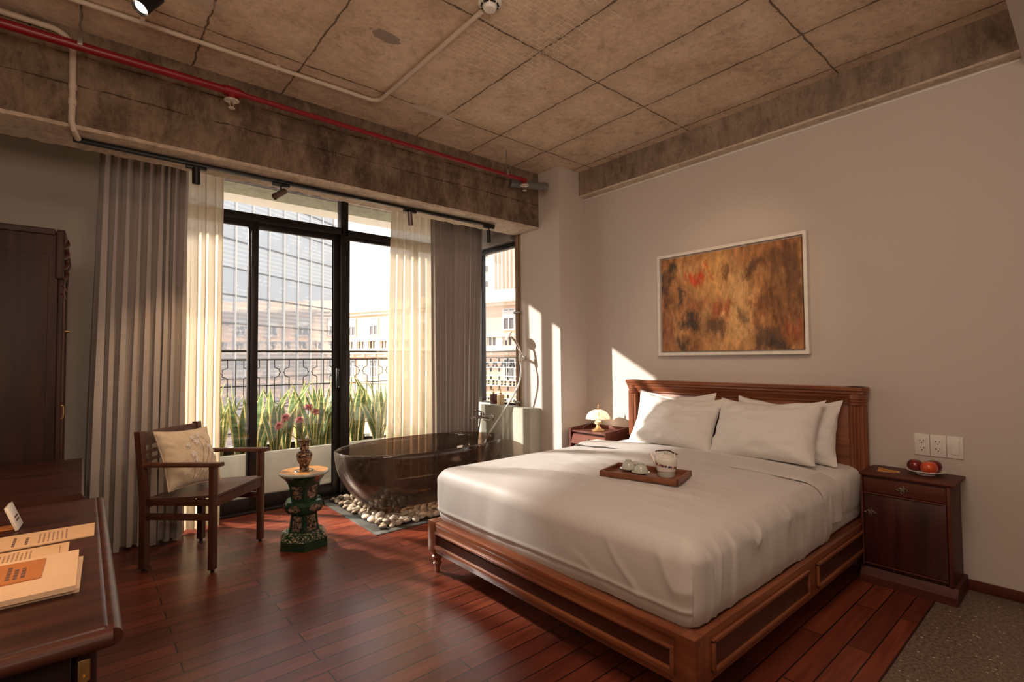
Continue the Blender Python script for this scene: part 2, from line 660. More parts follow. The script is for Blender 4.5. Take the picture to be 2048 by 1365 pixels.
def granite_mat():
    m, nt, out = newmat('speckled_granite')
    k = N(nt)
    v = k.coord()
    a = k.noise(v, 70, 4, .8)
    b = k.noise(v, 6, 3, .6)
    col = k.ramp(a, [(.34, (.07, .047, .036)), (.5, (.16, .115, .085)), (.66, (.29, .215, .16))])
    vo = k.n('ShaderNodeTexVoronoi')
    vo.inputs['Scale'].default_value = 26
    k.l(v, vo.inputs['Vector'])
    sp = k.math('LESS_THAN', vo.outputs[0], .12)
    col = k.mix(k.math('MULTIPLY', sp, .8), col, (.62, .55, .45))
    k.bsdf(out, col, .4, 0, .5, k.bump(b, .05, .003))
    return m


def painting_mat():
    m, nt, out = newmat('abstract_oil_paint')
    k = N(nt)
    v = k.coord(loc=(0, 0, 0))       # object coords: y along the picture, z up (metres, centred)
    vs = k.coord(scale=(1, 1.7, 1.0))
    n1 = k.noise(vs, 2.8, 8, .66, .5)
    n2 = k.noise(k.coord(scale=(1, 2.2, 1.0)), 5.5, 7, .66, .6)
    sep = k.n('ShaderNodeSeparateXYZ')
    k.l(v, sep.inputs[0])
    wn = k.n('ShaderNodeTexNoise')
    wn.inputs['Scale'].default_value = 5.0
    wn.inputs['Detail'].default_value = 7
    wn.inputs['Roughness'].default_value = .68
    k.l(k.coord(scale=(1, 1.6, .8)), wn.inputs['Vector'])
    ws = k.n('ShaderNodeSeparateColor')
    k.l(wn.outputs['Color'], ws.inputs[0])
    y = k.math('ADD', sep.outputs[1], k.math('MULTIPLY', k.math('SUBTRACT', ws.outputs[0], .5), .42))
    z = k.math('ADD', sep.outputs[2], k.math('MULTIPLY', k.math('SUBTRACT', ws.outputs[1], .5), .40))

    def blob(cy, cz, ry, rz):
        a = k.math('POWER', k.math('DIVIDE', k.math('SUBTRACT', y, cy), ry), 2)
        b = k.math('POWER', k.math('DIVIDE', k.math('SUBTRACT', z, cz), rz), 2)
        d = k.math('SQRT', k.math('ADD', a, b))
        d = k.math('ADD', d, k.math('MULTIPLY', k.math('SUBTRACT', n2, .5), .8))
        mr = k.n('ShaderNodeMapRange')
        mr.inputs[1].default_value = .35
        mr.inputs[2].default_value = 1.1
        mr.inputs[3].default_value = 1
        mr.inputs[4].default_value = 0
        k.l(d, mr.inputs[0])
        return mr.outputs[0]
    f = k.math('ADD', k.math('MULTIPLY', n1, .62), k.math('MULTIPLY', n2, .38))
    col = k.ramp(f, [(.3, (.06, .033, .02)), (.41, (.17, .07, .03)), (.5, (.37, .17, .065)), (.59, (.56, .29, .115)), (.7, (.74, .46, .23))])
    # y runs to the LEFT in the photograph
    B = [(.0, .03, .20, .36, (.74, .42, .17), .85), (.12, .2, .16, .14, (.66, .36, .12), .7), (-.12, -.06, .09, .26, (.75, .46, .2), .75),
         (.46, .25, .07, .07, (.06, .045, .03), .9), (.50, .12, .05, .06, (.07, .05, .035), .8), (.34, .08, .03, .07, (.05, .045, .04), .8),
         (.24, .21, .055, .05, (.60, .085, .03), .95), (.14, .24, .03, .05, (.55, .12, .04), .8),
         (-.03, .2, .05, .06, (.12, .055, .025), .8), (-.22, .2, .06, .05, (.10, .05, .03), .8),
         (-.42, .2, .14, .12, (.13, .065, .03), .7), (-.46, .02, .12, .2, (.14, .07, .035), .75), (-.3, -.02, .07, .05, (.14, .06, .025), .6),
         (.28, -.16, .1, .05, (.05, .04, .03), .9), (.08, -.2, .06, .09, (.09, .045, .025), .85), (.38, -.32, .06, .06, (.06, .04, .03), .85),
         (.03, -.06, .05, .1, (.34, .07, .03), .75), (.18, -.02, .12, .06, (.3, .08, .03), .5), (-.28, -.28, .13, .07, (.10, .06, .04), .85),
         (-.36, -.36, .14, .04, (.05, .04, .035), .85), (-.47, -.22, .05, .07, (.4, .1, .05), .6), (-.14, -.12, .04, .06, (.1, .05, .03), .7), (.5, -.24, .05, .12, (.26, .08, .04), .6)]
    for cy, cz, ry, rz, c, w in B:
        col = k.mix(k.math('MULTIPLY', blob(cy, cz, ry * 1.25, rz * 1.25), w), col, c)
    br_ = k.noise(k.coord(scale=(1, 3.2, 1.2)), 9, 8, .72, .4)
    col = k.mix(.75, col, k.ramp(br_, [(.32, (.5, .47, .45)), (.5, (1, 1, 1)), (.68, (1.6, 1.5, 1.4))]), 'MULTIPLY')
    k.bsdf(out, col, .5, 0, .4, k.bump(n2, .25, .004))
    return m


def sheer_mat():
    m, nt, out = newmat('sheer_voile')
    k = N(nt)
    v = k.coord(scale=(140, 140, 260))
    w = k.noise(v, 1.0, 3, .7)
    tr = k.n('ShaderNodeBsdfTransparent')
    tl = k.n('ShaderNodeBsdfTranslucent')
    tl.inputs[0].default_value = (.70, .61, .47, 1)
    df = k.n('ShaderNodeBsdfDiffuse')
    df.inputs[0].default_value = (.80, .73, .61, 1)
    a = k.n('ShaderNodeMixShader')
    a.inputs[0].default_value = .5
    k.l(tl.outputs[0], a.inputs[1])
    k.l(df.outputs[0], a.inputs[2])
    b = k.n('ShaderNodeMixShader')
    k.l(k.ramp(w, [(.3, (.84, .84, .84)), (.7, (1, 1, 1))]), b.inputs[0])
    k.l(tr.outputs[0], b.inputs[1])
    k.l(a.outputs[0], b.inputs[2])
    k.l(b.outputs[0], out.inputs[0])
    return m


def smoke_glass(name, color, rough=0.0):
    m, nt, out = newmat(name)
    k = N(nt)
    t = k.n('ShaderNodeBsdfTransparent')
    t.inputs[0].default_value = c4(color)
    d = k.n('ShaderNodeBsdfDiffuse')
    d.inputs[0].default_value = (.13, .105, .088, 1)
    g = k.n('ShaderNodeBsdfGlossy')
    g.inputs['Roughness'].default_value = .03
    a = k.n('ShaderNodeMixShader')
    a.inputs[0].default_value = .22
    k.l(t.outputs[0], a.inputs[1])
    k.l(d.outputs[0], a.inputs[2])
    b = k.n('ShaderNodeMixShader')
    k.l(k.schlick(.05), b.inputs[0])
    k.l(a.outputs[0], b.inputs[1])
    k.l(g.outputs[0], b.inputs[2])
    k.l(b.outputs[0], out.inputs[0])
    return m


def shade_mat():
    m, nt, out = newmat('painted_glass_shade')
    k = N(nt)
    v = k.coord()
    n1 = k.noise(v, 28, 4, .6, .8)
    col = k.ramp(n1, [(.34, (.6, .36, .18)), (.40, (.88, .7, .5)), (.45, (.97, .93, .88))])
    b = k.bsdf(None, col, .3, 0, .5)
    tl = k.n('ShaderNodeBsdfTranslucent')
    k.l(col, tl.inputs[0])
    a = k.n('ShaderNodeMixShader')
    a.inputs[0].default_value = .6
    k.l(b.outputs[0], a.inputs[1])
    k.l(tl.outputs[0], a.inputs[2])
    k.l(a.outputs[0], out.inputs[0])
    return m


def majolica(name, base, mode):
    """painted glaze: patches of cream, ochre and cobalt"""
    m, nt, out = newmat(name)
    k = N(nt)
    v = k.coord()
    n1 = k.noise(v, 48 if mode == 'panel' else 30, 4, .65, 1.2)
    if mode == 'panel':
        col = k.ramp(n1, [(.38, (.015, .015, .03)), (.46, (.07, .04, .025)), (.52, (.10, .09, .07)), (.57, (.42, .34, .25)), (.61, (.3, .12, .04)), (.66, (.03, .03, .05))])
    elif mode == 'vase':
        col = k.ramp(n1, [(.40, (.012, .012, .03)), (.49, (.03, .02, .03)), (.53, (.3, .17, .08)), (.6, (.5, .36, .22)), (.66, (.12, .04, .03))])
    elif mode == 'speck':
        n2 = k.noise(v, 75, 3, .7, .6)
        col = k.ramp(n2, [(.45, (.01, .035, .018)), (.55, (.025, .06, .035)), (.6, (.6, .5, .38)), (.7, (.2, .1, .05))])
    else:
        col = k.ramp(n1, [(.3, tuple(x * .6 for x in base)), (.7, tuple(x * 1.3 for x in base))])
    k.bsdf(out, col, .16, 0, .6)
    return m


M_floor = floor_mat()
M_granite = granite_mat()
M_paint = painting_mat()
M_sheer = sheer_mat()
M_tub = smoke_glass('smoky_resin', (.58, .49, .43))
M_water = glassmat('bath_water', (.86, .84, .8))
M_shade = shade_mat()
M_green = majolica('green_glaze', (.016, .05, .027), 'plain')
M_panel = majolica('painted_panel_glaze', None, 'panel')
M_vase = majolica('satsuma_vase_glaze', None, 'vase')
M_speck = majolica('speckled_green_glaze', None, 'speck')
M_ochre = plain('ochre_glaze', (.6, .26, .06), .35, 0, .3, .3, 25)
M_rimw = plain('celadon_rim_glaze', (.42, .44, .36), .2, 0, .6, .2, 25)
M_peach = plain('peach_render', (.82, .6, .45), .9, 0, .1, .06, 1)
M_peachl = plain('peach_cornice', (.88, .72, .58), .9, 0, .1, .05, 1)
M_winw = plain('white_shutter', (.8, .78, .75), .7)
M_wind = plain('street_window_glass', (.2, .19, .2), .15)
M_roof = plain('clay_roof', (.5, .25, .18), .9, 0, .1, .2, 2)
M_tower = plain('pale_ribbed_concrete', (.84, .74, .64), .9, 0, .1, .05, 1)
M_street = plain('asphalt', (.3, .28, .26), .95)


def facade_mat():
    m, nt, out = newmat('curtain_wall_glass')
    k = N(nt)
    v = k.coord()
    sep = k.n('ShaderNodeSeparateXYZ')
    k.l(v, sep.inputs[0])
    # horizontal blind bands behind the glass
    lam = k.math('FRACT', k.math('MULTIPLY', sep.outputs[2], 3.6))
    lam = k.math('LESS_THAN', lam, .45)
    fl = k.math('FRACT', k.math('DIVIDE', k.math('SUBTRACT', sep.outputs[2], 1.76), 3.36))
    band = k.math('GREATER_THAN', fl, .52)
    n = k.noise(v, .9, 2)
    lam2 = k.math('MULTIPLY', lam, k.math('MAXIMUM', band, k.math('GREATER_THAN', n, .52)))
    col = k.mix(k.math('MULTIPLY', lam2, .5), (.32, .37, .43), (.56, .58, .60))
    wob = k.noise(v, .8, 3, .6)
    k.bsdf(out, col, .03, 0, 1.0, k.bump(wob, .12, .05), IOR=2.1)
    return m


M_facade = facade_mat()

# ================================================================== SETTING
XW = 3.62
# floor
mb = MB()
mb.box(-.9, XW, .605, 4.7, -.1, 0)
struct(mb.build('floor', M_floor), 'dark red glossy hardwood plank floor', 'floor')
mb = MB()
mb.box(-.9, XW, -3.2, .604, -.1, 0)
struct(mb.build('floor', M_granite), 'brown speckled stone floor strip beside the bed', 'floor')
mb = MB()
mb.box(-.9, XW, .598, .606, -.02, .0015)
struct(mb.build('trim_1', M_maho_y), 'thin dark joint between wood and stone floors', 'floor trim')

# walls
mb = MB()
mb.box(XW, XW + .15, -3.2, 3.73, 0, 3.0)
struct(mb.build('wall_right', M_wall))
mb = MB()
mb.box(-1.05, -.9, -3.2, 5.0, 0, 3.0)
struct(mb.build('wall_left', M_wall2))
mb = MB()
mb.box(-.9, XW, -3.35, -3.2, 0, 3.0)
struct(mb.build('wall_behind', M_wall))
mb = MB()
mb.box(-.9, .22, 4.52, 4.7, 0, 3.0)
struct(mb.build('wall_back', M_wall2))
# column in the far corner
mb = MB()
mb.box(3.27, XW, 3.18, 3.71, 0, 3.0)
struct(mb.build('wall_corner', M_wall), 'white plastered corner column beside the bed', 'column')
# ceiling
mb = MB()
mb.box(-.9, XW, -3.2, 4.72, 3.0, 3.12)
struct(mb.build('ceiling', M_ceil))
# window beam (front face dark, soffit pale)
mb = MB()


def rough_beam(mb, x0, x1, y0, y1, z0, z1, nx, amp, axis='x'):
    """beam with an uneven cast underside"""
    t = bmesh.new()
    secs = []
    L = (x1 - x0) if axis == 'x' else (y1 - y0)
    for i in range(nx + 1):
        q = i / nx
        a = (x0 if axis == 'x' else y0) + L * q
        e = [amp * nz(a * 14 + j * 7, j * 3.3) + amp * 1.0 * nz(a * 48, j * 5.1) for j in range(6)]
        if axis == 'x':
            secs.append([(a, y0, z1), (a, y0 + e[0] * .4, (z0 + z1) / 2), (a, y0 + e[1] * .6, z0 + .015 + e[1] * .5), (a, y0 + .012, z0 + e[2] * .5),
                         (a, (y0 + y1) / 2, z0 + e[3] * .4), (a, y1 - .012, z0 + e[4] * .8), (a, y1, z0 + .015), (a, y1, z1)])
        else:
            secs.append([(x0, a, z1), (x0 + e[0] * .4, a, (z0 + z1) / 2), (x0 + e[1] * .6, a, z0 + .01 + e[1] * .5), (x0 + .008, a, z0 + e[2] * .5),
                         ((x0 + x1) / 2, a, z0 + e[3] * .4), (x1, a, z0), (x1, a, z1)])
    rs = [[t.verts.new(p) for p in s_] for s_ in secs]
    n = len(rs[0])
    for a, b in zip(rs, rs[1:]):
        for i in range(n):
            f = t.faces.new([a[i], a[(i + 1) % n], b[(i + 1) % n], b[i]])
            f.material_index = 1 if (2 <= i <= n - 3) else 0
    t.faces.new(rs[0][::-1])
    t.faces.new(rs[-1])
    mp = {}
    for v in t.verts: mp[v] = mb.b.verts.new(v.co)
    for f in t.faces:
        nf = mb.b.faces.new([mp[v] for v in f.verts])
        nf.material_index = f.material_index
    t.free()


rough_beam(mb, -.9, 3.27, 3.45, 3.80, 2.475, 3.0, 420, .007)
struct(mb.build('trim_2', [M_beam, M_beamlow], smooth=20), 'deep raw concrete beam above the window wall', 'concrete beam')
mb = MB()
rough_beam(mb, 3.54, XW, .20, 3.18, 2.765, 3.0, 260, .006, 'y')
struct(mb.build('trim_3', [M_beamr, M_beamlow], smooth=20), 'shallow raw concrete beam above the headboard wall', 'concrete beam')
# thin paint line under it and the dropped ceiling at the near right
mb = MB()
mb.box(XW - .004, XW, .24, 3.18, 2.748, 2.757)
struct(mb.build('trim_4', M_white), 'thin white plaster edge under the side beam', 'plaster edge')
mb = MB()
mb.box(1.2, XW, -3.2, .225, 2.72, 2.999)
struct(mb.build('ceiling', M_wall), 'lowered white ceiling at the near right corner', 'ceiling')
# baseboard
mb = MB()
mb.box(XW - .014, XW, -3.2, .93, 0, .055, .004)
mb.box(XW - .014, XW, 2.66, 3.18, 0, .055, .004)
struct(mb.build('baseboard_right', M_night))

# ---- sliding doors / window wall at y = 4.6
YD = 4.6


def bars(lst, name, mat, parent=None, bev=.003):
    mb = MB()
    for b in lst:
        mb.box(*b, bev)
    return mb.build(name, mat, parent)


door = struct(bars([
    (.22, 3.36, 4.56, 4.66, 2.74, 2.80), (.22, 3.36, 4.54, 4.66, 0, .022), (.22, .28, 4.56, 4.66, .02, 2.76),
    (1.80, 1.87, 4.56, 4.65, .02, 2.76), (.22, 1.82, 4.56, 4.64, 2.41, 2.475), (1.84, 3.3, 4.56, 4.64, 2.405, 2.465), (3.22, 3.30, 4.56, 4.65, 0, 2.76)],
    'door_1', M_black), 'dark framed sliding glass doors onto the balcony', 'door')


def sash(x0, x1, y, z0, z1, w, wb, name='sash_frame', wl=None, wr=None):
    wl = wl or w
    wr = wr or w
    return bars([(x0, x0 + wl, y - .018, y + .018, z0, z1), (x1 - wr, x1, y - .018, y + .018, z0, z1),
                 (x0 + wl, x1 - wr, y - .018, y + .018, z0, z0 + wb), (x0 + wl, x1 - wr, y - .018, y + .018, z1 - w, z1)], name, M_black, door)


def pane(x0, x1, y, z0, z1, name='glass_pane', parent=None):
    mb = MB()
    mb.box(x0, x1, y - .003, y + .003, z0, z1)
    return mb.build(name, M_glass, parent or door, 0)


s1 = sash(.27, 1.10, 4.58, .022, 2.42, .06, .105, wr=.055)
pane(.33, 1.045, 4.58, .127, 2.36, parent=s1)
s2 = sash(1.03, 1.81, 4.62, .022, 2.42, .06, .105, wl=.055, wr=.065)
pane(1.085, 1.745, 4.62, .127, 2.36, parent=s2)
s3 = sash(1.86, 2.62, 4.6, .022, 2.41, .035, .09)
pane(1.895, 2.585, 4.6, .11, 2.375, parent=s3)
s4 = sash(2.56, 3.24, 4.625, .022, 2.41, .035, .09)
pane(2.6, 3.2, 4.625, .11, 2.375, parent=s4)
pane(.28, 1.80, 4.6, 2.475, 2.74, 'transom_pane')
pane(1.87, 3.22, 4.6, 2.465, 2.74, 'transom_pane')
mb = MB()
mb.box(1.772, 1.788, 4.548, 4.575, 1.02, 1.14, .003)
mb.box(1.764, 1.796, 4.56, 4.603, .99, 1.17, .004)
mb.build('door_lock', M_blackm, door)
mb = MB()
for z in (1.0, 1.155): mb.cyl((1.78, 4.556, z), (1.78, 4.562, z), .006)
mb.build('lock_screw', M_chrome, door)

# ---- side window at x = 3.27.. (looks out to +x)
bars([(3.27, 3.33, 3.79, 4.62, 2.37, 2.42), (3.27, 3.33, 4.36, 4.43, .781, 2.42), (3.27, 3.33, 4.43, 4.62, 2.3, 2.42),
      (3.28, 3.32, 3.79, 4.4, .781, .80)], 'window_2', M_black)
win2 = bpy.data.objects['window_2']
struct(win2, 'dark framed side window beside the bath', 'window')
mb = MB()
mb.box(3.297, 3.303, 3.79, 4.37, .80, 2.37)
mb.build('glass_pane', M_glass, win2, 0)
# upper part of the side wall above the window and the wall below the ledge
mb = MB()
mb.box(3.33, 3.5, 3.71, 4.66, 2.43, 3.0)
mb.box(3.33, 3.5, 3.71, 4.66, 0, .78)
mb.box(3.33, 3.36, 4.44, 4.66, 0, 3.0)
struct(mb.build('wall_side', M_wall), 'short side wall around the bath window', 'wall')
# brown jamb between window and column
mb = MB()
mb.box(3.262, 3.335, 3.745, 3.79, .781, 2.47, .003)
mb.box(3.266, 3.335, 3.712, 3.742, .781, 2.47, .008)
mb.cyl((3.257, 3.742, .79), (3.257, 3.742, 2.45), .007, seg=10)
jamb = struct(mb.build('trim_5', M_brownframe), 'brown wooden jamb of the side window', 'window jamb')
mb = MB()
for z in (.82, 1.70):
    mb.cyl((3.25, 3.70, z), (3.25, 3.80, z), .008, seg=10)
    mb.cyl((3.25, 3.725, z - .012), (3.25, 3.725, z + .012), .011, seg=10)
    mb.cyl((3.25, 3.775, z - .012), (3.25, 3.775, z + .012), .011, seg=10)
mb.build('hinge', M_steel, jamb)

# ledge (cement plinth beside bath)
mb = MB()
mb.box(3.135, 3.27, 3.45, 4.5, 0, .781, .003)
mb.box(3.26, 3.335, 3.79, 4.5, .7, .779)
struct(mb.build('wall_ledge', M_cement), 'grey cement ledge wall behind the bathtub', 'ledge')

# balcony shell outside
mb = MB()
mb.box(-.9, 4.4, 4.7, 5.03, 2.75, 3.1)
struct(mb.build('trim_6', M_conc2), 'olive concrete band over the balcony doors', 'concrete beam')
mb = MB()
mb.box(-.9, 4.4, 5.03, 5.29, 2.752, 3.1)
struct(mb.build('trim_7', M_white), 'cream balcony ceiling edge', 'balcony ceiling')
mb = MB()
mb.box(-.9, 3.4, 4.7, 5.9, -.25, -.02)
mb.box(3.5, 5.1, 3.4, 5.9, -.25, -.02)
struct(mb.build('floor', M_cement), 'grey cement balcony floor outside the glass', 'balcony floor')

# ================================================================== PEBBLE BED
mb = MB()
x0, x1, y0, y1 = 1.60, 3.13, 3.385, 4.535
w = .065
for b in ((x0, x1, y0, y0 + w), (x0, x0 + w, y0 + w, y1), (x0 + w, x1, y1 - .04, y1)):
    mb.box(b[0], b[1], b[2], b[3], 0, .006, .001)
tag(mb.build('stone_border', M_stone), 'dark slate border strip around the pebble bed', 'stone border')
mb = MB()
mb.box(x0 + w, x1, y0 + w, y1 - .04, 0, .004)
tag(mb.build('pebble_tray', M_dark), 'dark gravel base under the pebbles', 'pebble bed base')


def pebble_mat():
    m, nt, out = newmat('river_pebble')
    k = N(nt)
    oi = k.n('ShaderNodeObjectInfo')
    col = k.ramp(oi.outputs['Random'], [(0, (.15, .12, .095)), (.3, (.32, .27, .21)), (.55, (.45, .39, .32)), (.8, (.23, .21, .185)), (1, (.52, .47, .4))])
    v = k.coord()
    n = k.noise(v, 30, 4, .6)
    col = k.mix(k.math('MULTIPLY', n, .4), col, (.3, .25, .2))
    k.bsdf(out, col, .6, 0, .4)
    return m


M_peb = pebble_mat()
peb_src = []
for k_ in range(6):
    mb = MB()
    t = bmesh.new()
    bmesh.ops.create_icosphere(t, subdivisions=2, radius=1)
    for v in t.verts:
        d = 1 + .22 * nz(v.co.x + k_ * 9, v.co.y, v.co.z, 1.1)
        v.co = Vector((v.co.x * .043 * d, v.co.y * .031 * d, v.co.z * .020 * d))
    mb.add(t)
    me_o = mb.build('pebble', M_peb, smooth=60)
    peb_src.append(me_o.data)
    bpy.data.objects.remove(me_o)
rnd = random.Random(3)
cnt = 0
pts = []
row = 0
y = y0 + w + .030
while y < y1 - .06:
    x = x0 + w + .034 + (.033 if row % 2 else 0)
    while x < 2.35:
        if cnt < 330:
            pts.append((x + rnd.uniform(-.008, .008), y + rnd.uniform(-.006, .006), .021 + rnd.uniform(-.003, .004)))
        x += .066
    y += .049
    row += 1
pts = [p for p in pts if p[0] < 2.02 or p[1] < 3.74]
top = [(x + rnd.uniform(-.02, .02) + .02, y + rnd.uniform(-.02, .02), .046) for x, y, z in pts if rnd.random() < .42 and not (1.78 < x and 3.58 < y < 4.1) and x > 1.70 and y > 3.49 and y < 4.42]
allp = (pts + top)[:298]
for i, (x, y, z) in enumerate(allp):
    o = bpy.data.objects.new('pebble', peb_src[i % 6])
    COL.objects.link(o)
    s_ = rnd.uniform(.72, 1.05)
    o.location = (x, y, z)
    o.scale = (s_, s_, s_)
    o.rotation_euler = (rnd.uniform(-.3, .3), rnd.uniform(-.3, .3), rnd.uniform(0, 6.28))
    tag(o, 'smooth beige river pebble in the bed around the bathtub', 'pebble', 'river pebbles around the bathtub')
mb = MB()
for i in range(900):
    x, y = rnd.uniform(2.05, 3.08), rnd.uniform(3.5, 4.44)
    if x < 2.38 and y < 3.74: continue
    t = bmesh.new()
    bmesh.ops.create_icosphere(t, subdivisions=1, radius=1)
    mb.add(t, Matrix.Translation((x, y, .018)) @ Matrix.Rotation(rnd.uniform(0, 6), 4, 'Z') @ Matrix.Diagonal((.032, .023, .015, 1)))
tag(mb.build('pebbles', M_peb), 'mass of pebbles hidden under and behind the bathtub', 'pebbles', kind='stuff')

# ================================================================== BATHTUB
tub = thing('bathtub', 'freestanding smoky translucent oval bathtub on pebbles, holding water', 'bathtub', (2.26, 3.85, .03))


def tub_prof(z):
    """scale of the oval at height z (0..1)"""
    return .60 + .40 * (1 - (1 - z) ** 2.1) ** .9


def tub_pt(ang, z, inset=0):
    f = tub_prof(z)
    a, b = .765 * f - inset, .44 * f - inset
    c, s_ = math.cos(ang), math.sin(ang)
    e = .92
    return (2.26 + a * math.copysign(abs(c) ** e, c), 3.85 + b * math.copysign(abs(s_) ** e, s_))


mb = MB()
ZT = .50
outer = [(0.0, 0)] + [(i / 16, 0) for i in range(1, 17)]
rings = []
NS = 72
for i in range(17):
    q = i / 16
    rings.append([mb.b.verts.new((*tub_pt(2 * PI * k_ / NS, q), .03 + .49 * q)) for k_ in range(NS)])
for i, (dz, ins) in enumerate(((.006, .004), (.008, .009), (.006, .016), (0, .02))):
    rings.append([mb.b.verts.new((*tub_pt(2 * PI * k_ / NS, 1, ins), .52 + dz)) for k_ in range(NS)])
for i in range(15, 1, -1):
    q = i / 16
    rings.append([mb.b.verts.new((*tub_pt(2 * PI * k_ / NS, q, .022), .03 + .49 * q)) for k_ in range(NS)])
rings.append([mb.b.verts.new((*tub_pt(2 * PI * k_ / NS, .1, .06), .03 + .49 * .1)) for k_ in range(NS)])
mb.skin(rings)
mb.build('shell', M_tub, tub, 50)
mb = MB()
mb.b.faces.new([mb.b.verts.new((*tub_pt(2 * PI * k_ / NS, .62, .0235), .03 + .49 * .62)) for k_ in range(NS)])
wt = mb.build('water', M_water, tub, 0)
tag(wt, 'clear still bath water')
mb = MB()
_mx, _my = tub_pt(-2.0, .5)
for i in range(8):
    a_ = -1.95 + i * .022
    px_, py_ = tub_pt(a_, .37)
    mb.box(px_ - .004, px_ + .004, py_ - .003, py_ - .001, .222, .226 + (.003 if i % 3 else 0))
mb.build('maker_mark', plain('copper_mark', (.5, .22, .1), .4), tub)

# mixer on the ledge wall
mx = thing('bath_mixer', 'chrome wall bath mixer with lever above the tub', 'tap', (3.13, 4.08, .66))
mb = MB()
mb.cyl((3.075, 3.97, .66), (3.075, 4.22, .655), .019)
for y in (4.0, 4.17):
    mb.cyl((3.075, y, .66), (3.135, y, .66), .012)
    mb.cyl((3.126, y, .66), (3.136, y, .66), .032)
mb.cyl((3.075, 3.955, .66), (3.075, 3.99, .66), .024)
mb.build('body', M_chrome, mx)
mb = MB()
mb.cyl((3.075, 4.1, .67), (3.075, 4.1, .705), .02, .022)
mb.tube([(3.075, 4.1, .712), (3.05, 4.13, .722), (3.03, 4.2, .732)], .008)
mb.build('lever', M_chrome, mx)
mb = MB()
mb.tube([(3.075, 4.19, .655), (3.04, 4.2, .65), (3.0, 4.2, .64)], .014)
mb.build('spout', M_chrome, mx)
mb = MB()
mb.tube(spline([(3.075, 4.13, .65), (3.06, 4.13, .56), (3.04, 4.12, .5), (2.98, 4.06, .42), (2.9, 3.98, .36)]), .0075)
mb.build('inlet_hose', M_steel, mx)

# shower
sh = thing('hand_shower', 'chrome hand shower on its wall bracket with a long curved hose', 'hand shower', (3.25, 3.66, 1.25))
mb = MB()
mb.box(3.235, 3.27, 3.64, 3.70, 1.235, 1.27, .004)
mb.cyl((3.262, 3.67, 1.25), (3.17, 3.61, 1.25), .012)
mb.cyl((3.155, 3.60, 1.225), (3.165, 3.602, 1.285), .019, .021)
mb.build('bracket', M_chrome, sh)
mb = MB()
hp = spline([(3.158, 3.60, 1.21), (3.16, 3.602, 1.29), (3.152, 3.625, 1.36), (3.14, 3.665, 1.42), (3.125, 3.70, 1.455)], 6)
mb.tube(hp, .012, 12, rr=[.010 + .003 * math.sin(i / (len(hp) - 1) * PI) for i in range(len(hp))])
mb.build('handle', M_chrome, sh)
mb = MB()
Mh = Matrix.Translation((3.105, 3.715, 1.468)) @ Matrix.Rotation(R(-52), 4, 'Y') @ Matrix.Rotation(R(-26), 4, 'X')
mb.lathe([(.012, .022), (.03, .014), (.048, .004), (.052, -.006), (.05, -.012), (.0, -.013)], seg=28, M=Mh)
mb.build('spray_head', M_white_pl, sh)
mb = MB()
mb.tube(spline([(3.158, 3.60, 1.212), (3.15, 3.585, 1.13), (3.14, 3.6, 1.02), (3.12, 3.66, .9), (3.09, 3.74, .78), (3.06, 3.83, .65), (3.035, 3.9, .55), (3.0, 3.93, .47), (2.96, 3.93, .40)], 8), .0085, 10)
mb.build('shower_hose', plain('satin_hose', (.8, .78, .75), .35, .3), sh)

# bottles on the ledge


def pump_bottle(loc, mat, label):
    t = thing('pump_bottle', label, 'bottle', loc, 'pump bottles on the ledge')
    x, y, z = loc
    mb = MB()
    mb.box(x - .028, x + .028, y - .028, y + .028, z, z + .105, .006, 3)
    mb.build('body', mat, t)
    mb = MB()
    mb.cyl((x, y, z + .104), (x, y, z + .122), .013)
    mb.cyl((x, y, z + .12), (x, y, z + .15), .004)
    mb.box(x - .035, x + .01, y - .008, y + .008, z + .146, z + .158, .003)
    mb.build('pump', M_gold, t)


pump_bottle((3.225, 4.10, .781), plain('dark_red_bottle', (.06, .012, .012), .2), 'dark red pump bottle on the ledge by the side window')
pump_bottle((3.225, 3.985, .781), plain('amber_bottle', (.6, .46, .26), .3), 'amber beige pump bottle on the ledge, nearer the shower')

# ================================================================== CURTAINS


